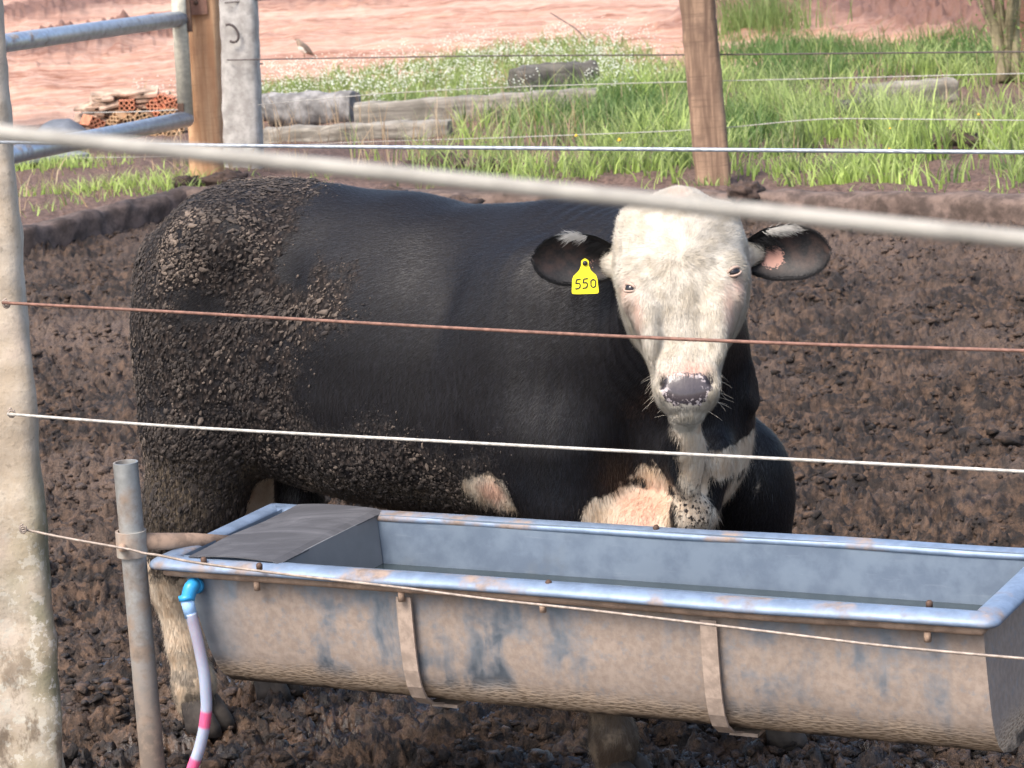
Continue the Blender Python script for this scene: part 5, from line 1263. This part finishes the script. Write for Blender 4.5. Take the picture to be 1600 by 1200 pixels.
# ---- ears
def ear_mat():
    t = NT('ear_skin'); inn = t.attr('inner'); pk_ = t.attr('pinkp'); n = t.noise(60, 4, .6); n2 = t.noise(30, 4, .6); st = t.noise(1, 4, .6, t.mapv((200, 60, 200)))
    c = t.mix(t.rng(st, .4, .7), (.005, .005, .006), (.018, .016, .017))
    c = t.mix(t.math('MULTIPLY', t.rng(inn, .3, .8), t.rng(n2, .35, .65)), c, (.045, .026, .021))
    c = t.mix(t.rng(t.math('ADD', pk_, t.math('MULTIPLY', t.math('SUBTRACT', st, .5), 1.6)), .42, .58), c, (.42, .22, .17))
    return t.out(c, .6, 0, t.bump(n, .3, .003), Sheen_Weight=.05)
ME = ear_mat()
def ear(sg, base_px, tip_px, Db, Dt, droop, label=None):
    b, tp_ = at(*base_px, Db), at(*tip_px, Dt); L_ = np.linalg.norm(tp_ - b); t = (tp_ - b) / L_
    up = norm(_u - t * (_u @ t)); fw = norm(np.cross(t, up)); fw = fw if fw @ _f < 0 else -fw            # fw: towards the camera
    up2 = norm(up * math.cos(droop) + fw * math.sin(droop)); fw2 = norm(fw * math.cos(droop) - up * math.sin(droop))
    nu, nv = 26, 20; V = []; inn = []; pkp = []; kk = []
    for L2 in (0, 1):
        for i in range(nu):
            u = i / (nu - 1); W = L_ * (.12 + 1.15 * u ** .62 * (1 - u) ** .50 * .46) * (1 if u < .999 else .25); W = L_ * hermite([0, .12, .35, .6, .82, .94, 1], [.13, .20, .285, .30, .235, .13, .01], np.array([u]))[0]
            op = 1.25 - .35 * u
            for j in range(nv):
                v = j / (nv - 1) * 2 - 1; a = v * op
                cup = W * (1 - math.cos(a)) * 1.0; side = W * math.sin(a) / math.sin(op) * 1.0
                p = b + t * (u * L_) + up2 * side + fw2 * (cup - W * .35) + up * (-.10 * L_ * (u - .35) ** 2)
                if L2: p = p - fw2 * (.004 + .004 * (1 - abs(v))) * (1 - .5 * u) + up2 * (-.0) 
                V.append(p); inn.append((1 - L2) * (1 - abs(v)) ** .6); pkp.append((1 - L2) * max(0, 1 - math.hypot((u - .30) / .20, (v + .15) / .55)) * (1.4 if sg > 0 else .35))
                kk.append((u, v))
    K = nu * nv; Fc = []
    for L2 in (0, 1): Fc += [[L2 * K + i * nv + j, L2 * K + i * nv + j + 1, L2 * K + (i + 1) * nv + j + 1, L2 * K + (i + 1) * nv + j] for i in range(nu - 1) for j in range(nv - 1)]
    for i in range(nu - 1): Fc += [[i * nv, (i + 1) * nv, K + (i + 1) * nv, K + i * nv], [i * nv + nv - 1, (i + 1) * nv + nv - 1, K + (i + 1) * nv + nv - 1, K + i * nv + nv - 1]]
    Fc += [[(nu - 1) * nv + j, (nu - 1) * nv + j + 1, K + (nu - 1) * nv + j + 1, K + (nu - 1) * nv + j] for j in range(nv - 1)]
    o = mesh('ear', V, Fc, ME, bull, attrs=dict(inner=inn, pinkp=pkp)); 
    if label: o['label'] = label
    V = np.array(V)
    # fringe of hair on the rim and long pale hair at the upper base
    def eh(name, n, ur, vr, layer, dirw, ln, wdt, mat):
        uu = RNG.uniform(*ur, n); vv = RNG.uniform(*vr, n); ii = (uu * (nu - 1)).astype(int); jj = ((vv + 1) / 2 * (nv - 1)).astype(int)
        fr3 = RNG.uniform(0, 1, (n, 1)); P = V[layer * K + ii * nv + jj] * (1 - fr3) + V[layer * K + np.minimum(ii + 1, nu - 1) * nv + jj] * fr3 + RNG.normal(0, .0015, (n, 3)); D_ = np.array(dirw(uu, vv)) + RNG.normal(0, .22, (n, 3)); D_ /= np.linalg.norm(D_, axis=1)[:, None]
        S = np.cross(D_, fw2); Lh = RNG.uniform(.6, 1.3, (n, 1)) * ln; VV = np.stack([P - S * wdt, P + S * wdt, P + D_ * Lh], 1).reshape(-1, 3)
        e = mesh(name, VV, np.arange(3 * n).reshape(-1, 3), mat, bull, smooth=False); tag(e, kind='stuff')
    pal = m_plain('pale_ear_hair', (.62, .60, .56), .6); blk_ = m_plain('black_ear_hair', (.012, .012, .014), .6)
    eh('ear_fringe', 2600, (.08, .99), (.86, 1.0), 0, lambda u, v: up2 * .3 + fw2 * .6 + t * .8 + 0 * u[:, None], .006, .0005, blk_)
    eh('ear_fringe', 2600, (.08, .99), (-1.0, -.86), 0, lambda u, v: -up2 * .3 + fw2 * .6 + t * .8 + 0 * u[:, None], .006, .0005, blk_)
    eh('ear_hair', 500, (.30, .62) if sg > 0 else (.42, .62), (.72, 1.0), 0, lambda u, v: t * .9 - up2 * .15 + fw2 * .4 + 0 * u[:, None], .028, .0007, pal)
    eh('ear_hair', 260, (.10, .35), (.2, .8), 0, lambda u, v: t * .8 + fw2 * .5 - up2 * .3 + 0 * u[:, None], .03, .0008, blk_)
    return V, (b, t, up, fw, up2, fw2, L_)
eL, fL = ear(-1, (968, 408), (832, 398), 5.86, 5.83, .25, 'black ear with a yellow tag, white hair on its upper edge')
eR, fR = ear(1, (1160, 400), (1298, 386), 5.86, 5.78, .15, 'black ear with a pink patch inside')
# pale hairy skin where the ears leave the head
for sg, px, py in ((-1, 968, 415), (1, 1166, 398)):
    a = at(px - sg * 22, py, 5.86); b = at(px + sg * 12, py - 2, 5.86)
    pass

# ---- hooves: two claws each
mhf = m_plain('muddy_hoof', (.040, .032, .027), .75, 0, .35, 30, .6)
def hoof(x, y, z0=0.0):
    mb = MB()
    for s in (-1, 1):
        V = []; n = 16; ring_ = []
        for zz, sc_, fw_ in ((-.01, 1.08, .030), (.02, 1.03, .026), (.05, .92, .014), (.078, .78, .002), (.09, .6, -.004)):
            for j in range(n):
                a = 2 * math.pi * j / n; rx = (.062 if math.cos(a) > 0 else .045) * sc_; V.append(wld(np.array([x + fw_ + rx * math.cos(a), y + s * .030 + .031 * sc_ * math.sin(a), z0 + zz])))
        Fc = [[i * n + j, i * n + (j + 1) % n, (i + 1) * n + (j + 1) % n, (i + 1) * n + j] for i in range(4) for j in range(n)] + [list(range(n))[::-1], [4 * n + j for j in range(n)]]
        mb.add(V, Fc)
    mb.build('hoof', mhf, bull)
for a in ((-.645, -.20), (-.645, .12), (.69, -.22), (.88, .27)): hoof(*a)

# ---- dried mud flakes stuck in the coat
idx = pick(33000, np.clip(mud * 5 + .45, 0, 1) ** 1.5 * (mud > -.12) * vis * (z > .48) * (.34 + .66 * sstep(-.15, .2, fbm(x * 9, y * 9, z * 9, 3))) * (white < 0) + 1e-9)
P = BV[idx] + RNG.normal(0, .003, (len(idx), 3)); N = BN[idx]
fl_ = np.stack([-.6 - 0 * P[:, 0], 0 * P[:, 0], -.9 + .7 * sstep(1.0, 1.35, P[:, 2])], 1) + RNG.normal(0, .30, P.shape)
fl_ -= N * (fl_ * N).sum(1)[:, None]; fl_ /= np.linalg.norm(fl_, axis=1)[:, None]; S = np.cross(fl_, N)
tmpl = []
for rr_, zz in ((1.0, 0), (.75, .75)):
    for j in range(6): a = 2 * math.pi * j / 6; tmpl.append((rr_ * math.cos(a), rr_ * math.sin(a), zz))
tmpl.append((0, 0, 1.0)); tmpl = np.array(tmpl); tf = []
for r_ in (0,):
    for j in range(6): a, b, c, d = r_ * 6 + j, r_ * 6 + (j + 1) % 6, (r_ + 1) * 6 + (j + 1) % 6, (r_ + 1) * 6 + j; tf += [(a, b, c), (a, c, d)]
for j in range(6): tf.append((6 + j, 6 + (j + 1) % 6, 12))
tf = np.array(tf); n = len(idx)
sz = np.clip(RNG.lognormal(-6.1, .45, n), 0, .010) * (1 + .25 * sstep(1.0, .7, P[:, 2])); ar = RNG.uniform(1.0, 2.1, n) + .3 * sstep(.95, 1.2, P[:, 2]); ht = RNG.uniform(.2, .5, n) * sz; sz = sz * (.45 + .55 * sstep(-.10, .14, mud[idx]))
jit = 1 + RNG.normal(0, .26, (n, len(tmpl)))
V = P[:, None] + fl_[:, None] * (tmpl[None, :, 0] * jit * (sz * ar)[:, None])[..., None] + S[:, None] * (tmpl[None, :, 1] * jit * sz[:, None])[..., None] + N[:, None] * (tmpl[None, :, 2] * ht[:, None] - .0015)[..., None]
T = (np.arange(n)[:, None, None] * len(tmpl) + tf[None]).reshape(-1, 3)
def m_flake():
    t = NT('dried_mud_flake'); v = t.attr('tone'); n_ = t.noise(90, 4, .6)
    c = t.mix(v, (.020, .0155, .014), (.23, .175, .135)); c = t.mix(t.rng(n_, .45, .7, 0, .6), c, (.035, .027, .024))
    return t.out(c, .85, 0, t.bump(n_, .4, .003))
cl_ = sstep(-.05, .5, fbm(P[:, 0] * 6, P[:, 1] * 6, P[:, 2] * 6, 3)); tone = .85 * np.clip(RNG.beta(1.2, 3.5, n) * (.55 + .9 * cl_) + .30 * cl_ * RNG.uniform(0, 1, n), 0, 1)
o = mesh('mud_flakes', wld(V.reshape(-1, 3)), T, m_flake(), bull, smooth=True, attrs=dict(tone=np.repeat(tone, len(tmpl)))); tag(o, 'grey brown flakes of dried mud stuck on the rump and flank', kind='stuff')

# ---- ear tag with its number
b, t, up, fw, up2, fw2, L_ = fL
tc = at(914, 436, 5.735); k = 5.735 / F
tagr = thing('ear_tag', 'yellow ear tag reading 550 hanging from the bull\'s ear', 'ear tag', tc)
ol = [(-20, -3), (-9, -14), (-6, -22), (-6, -29), (0, -33), (6, -29), (6, -22), (9, -14), (19, -5), (22, 20), (20, 23), (-18, 24), (-21, 22)]
ol2 = []
for i in range(len(ol)): a, c = np.array(ol[i]), np.array(ol[(i + 1) % len(ol)]); ol2 += [a * .85 + c * .15, a * .15 + c * .85]
fr_ = [tc + _r * px * k - _u * py * k for px, py in ol2]; bk = [p + _f * .003 for p in fr_]; n = len(ol2)
mesh('tag_plate', fr_ + bk, [list(range(n))[::-1], [n + i for i in range(n)]] + [[i, (i + 1) % n, n + (i + 1) % n, n + i] for i in range(n)], m_plain('yellow_plastic', (.86, .74, .01), .45, 0, .05, 20, .05), tagr, False)
mesh('tag_button', *tube([tc - _u * -25 * k + _f * .01, tc + _u * 25 * k - _f * .004, tc + _u * 25 * k - _f * .006], [4.0 * k, 4.0 * k, 2 * k], 14), m_plain('black_button', (.015, .015, .015), .4), tagr)
mi = m_plain('black_ink', (.03, .03, .02), .7)
def glyph(strokes, ox, name='digit'):
    mb = MB()
    for st in strokes:
        P_ = wire_pts([np.array([ox + a, c, 0]) for a, c in st], 6); pts = [tc + _r * q[0] * k - _u * q[1] * k - _f * .0006 for q in P_]
        mb.add(*tube(pts, .0015, 6))
    mb.build(name, mi, tagr)
five = [[(9, 0), (2.5, 1)], [(2.5, 1), (1.5, 7), (6, 6.5), (8.5, 10), (6, 14.5), (0.5, 15.5)]]
glyph(five, -16); glyph([[(a, c - 1) for a, c in s] for s in five], -4.5)
glyph([[(5, 0), (1.2, 4), (1.5, 10), (5, 13), (8.5, 10), (8.8, 4), (5, 0)]], 8)
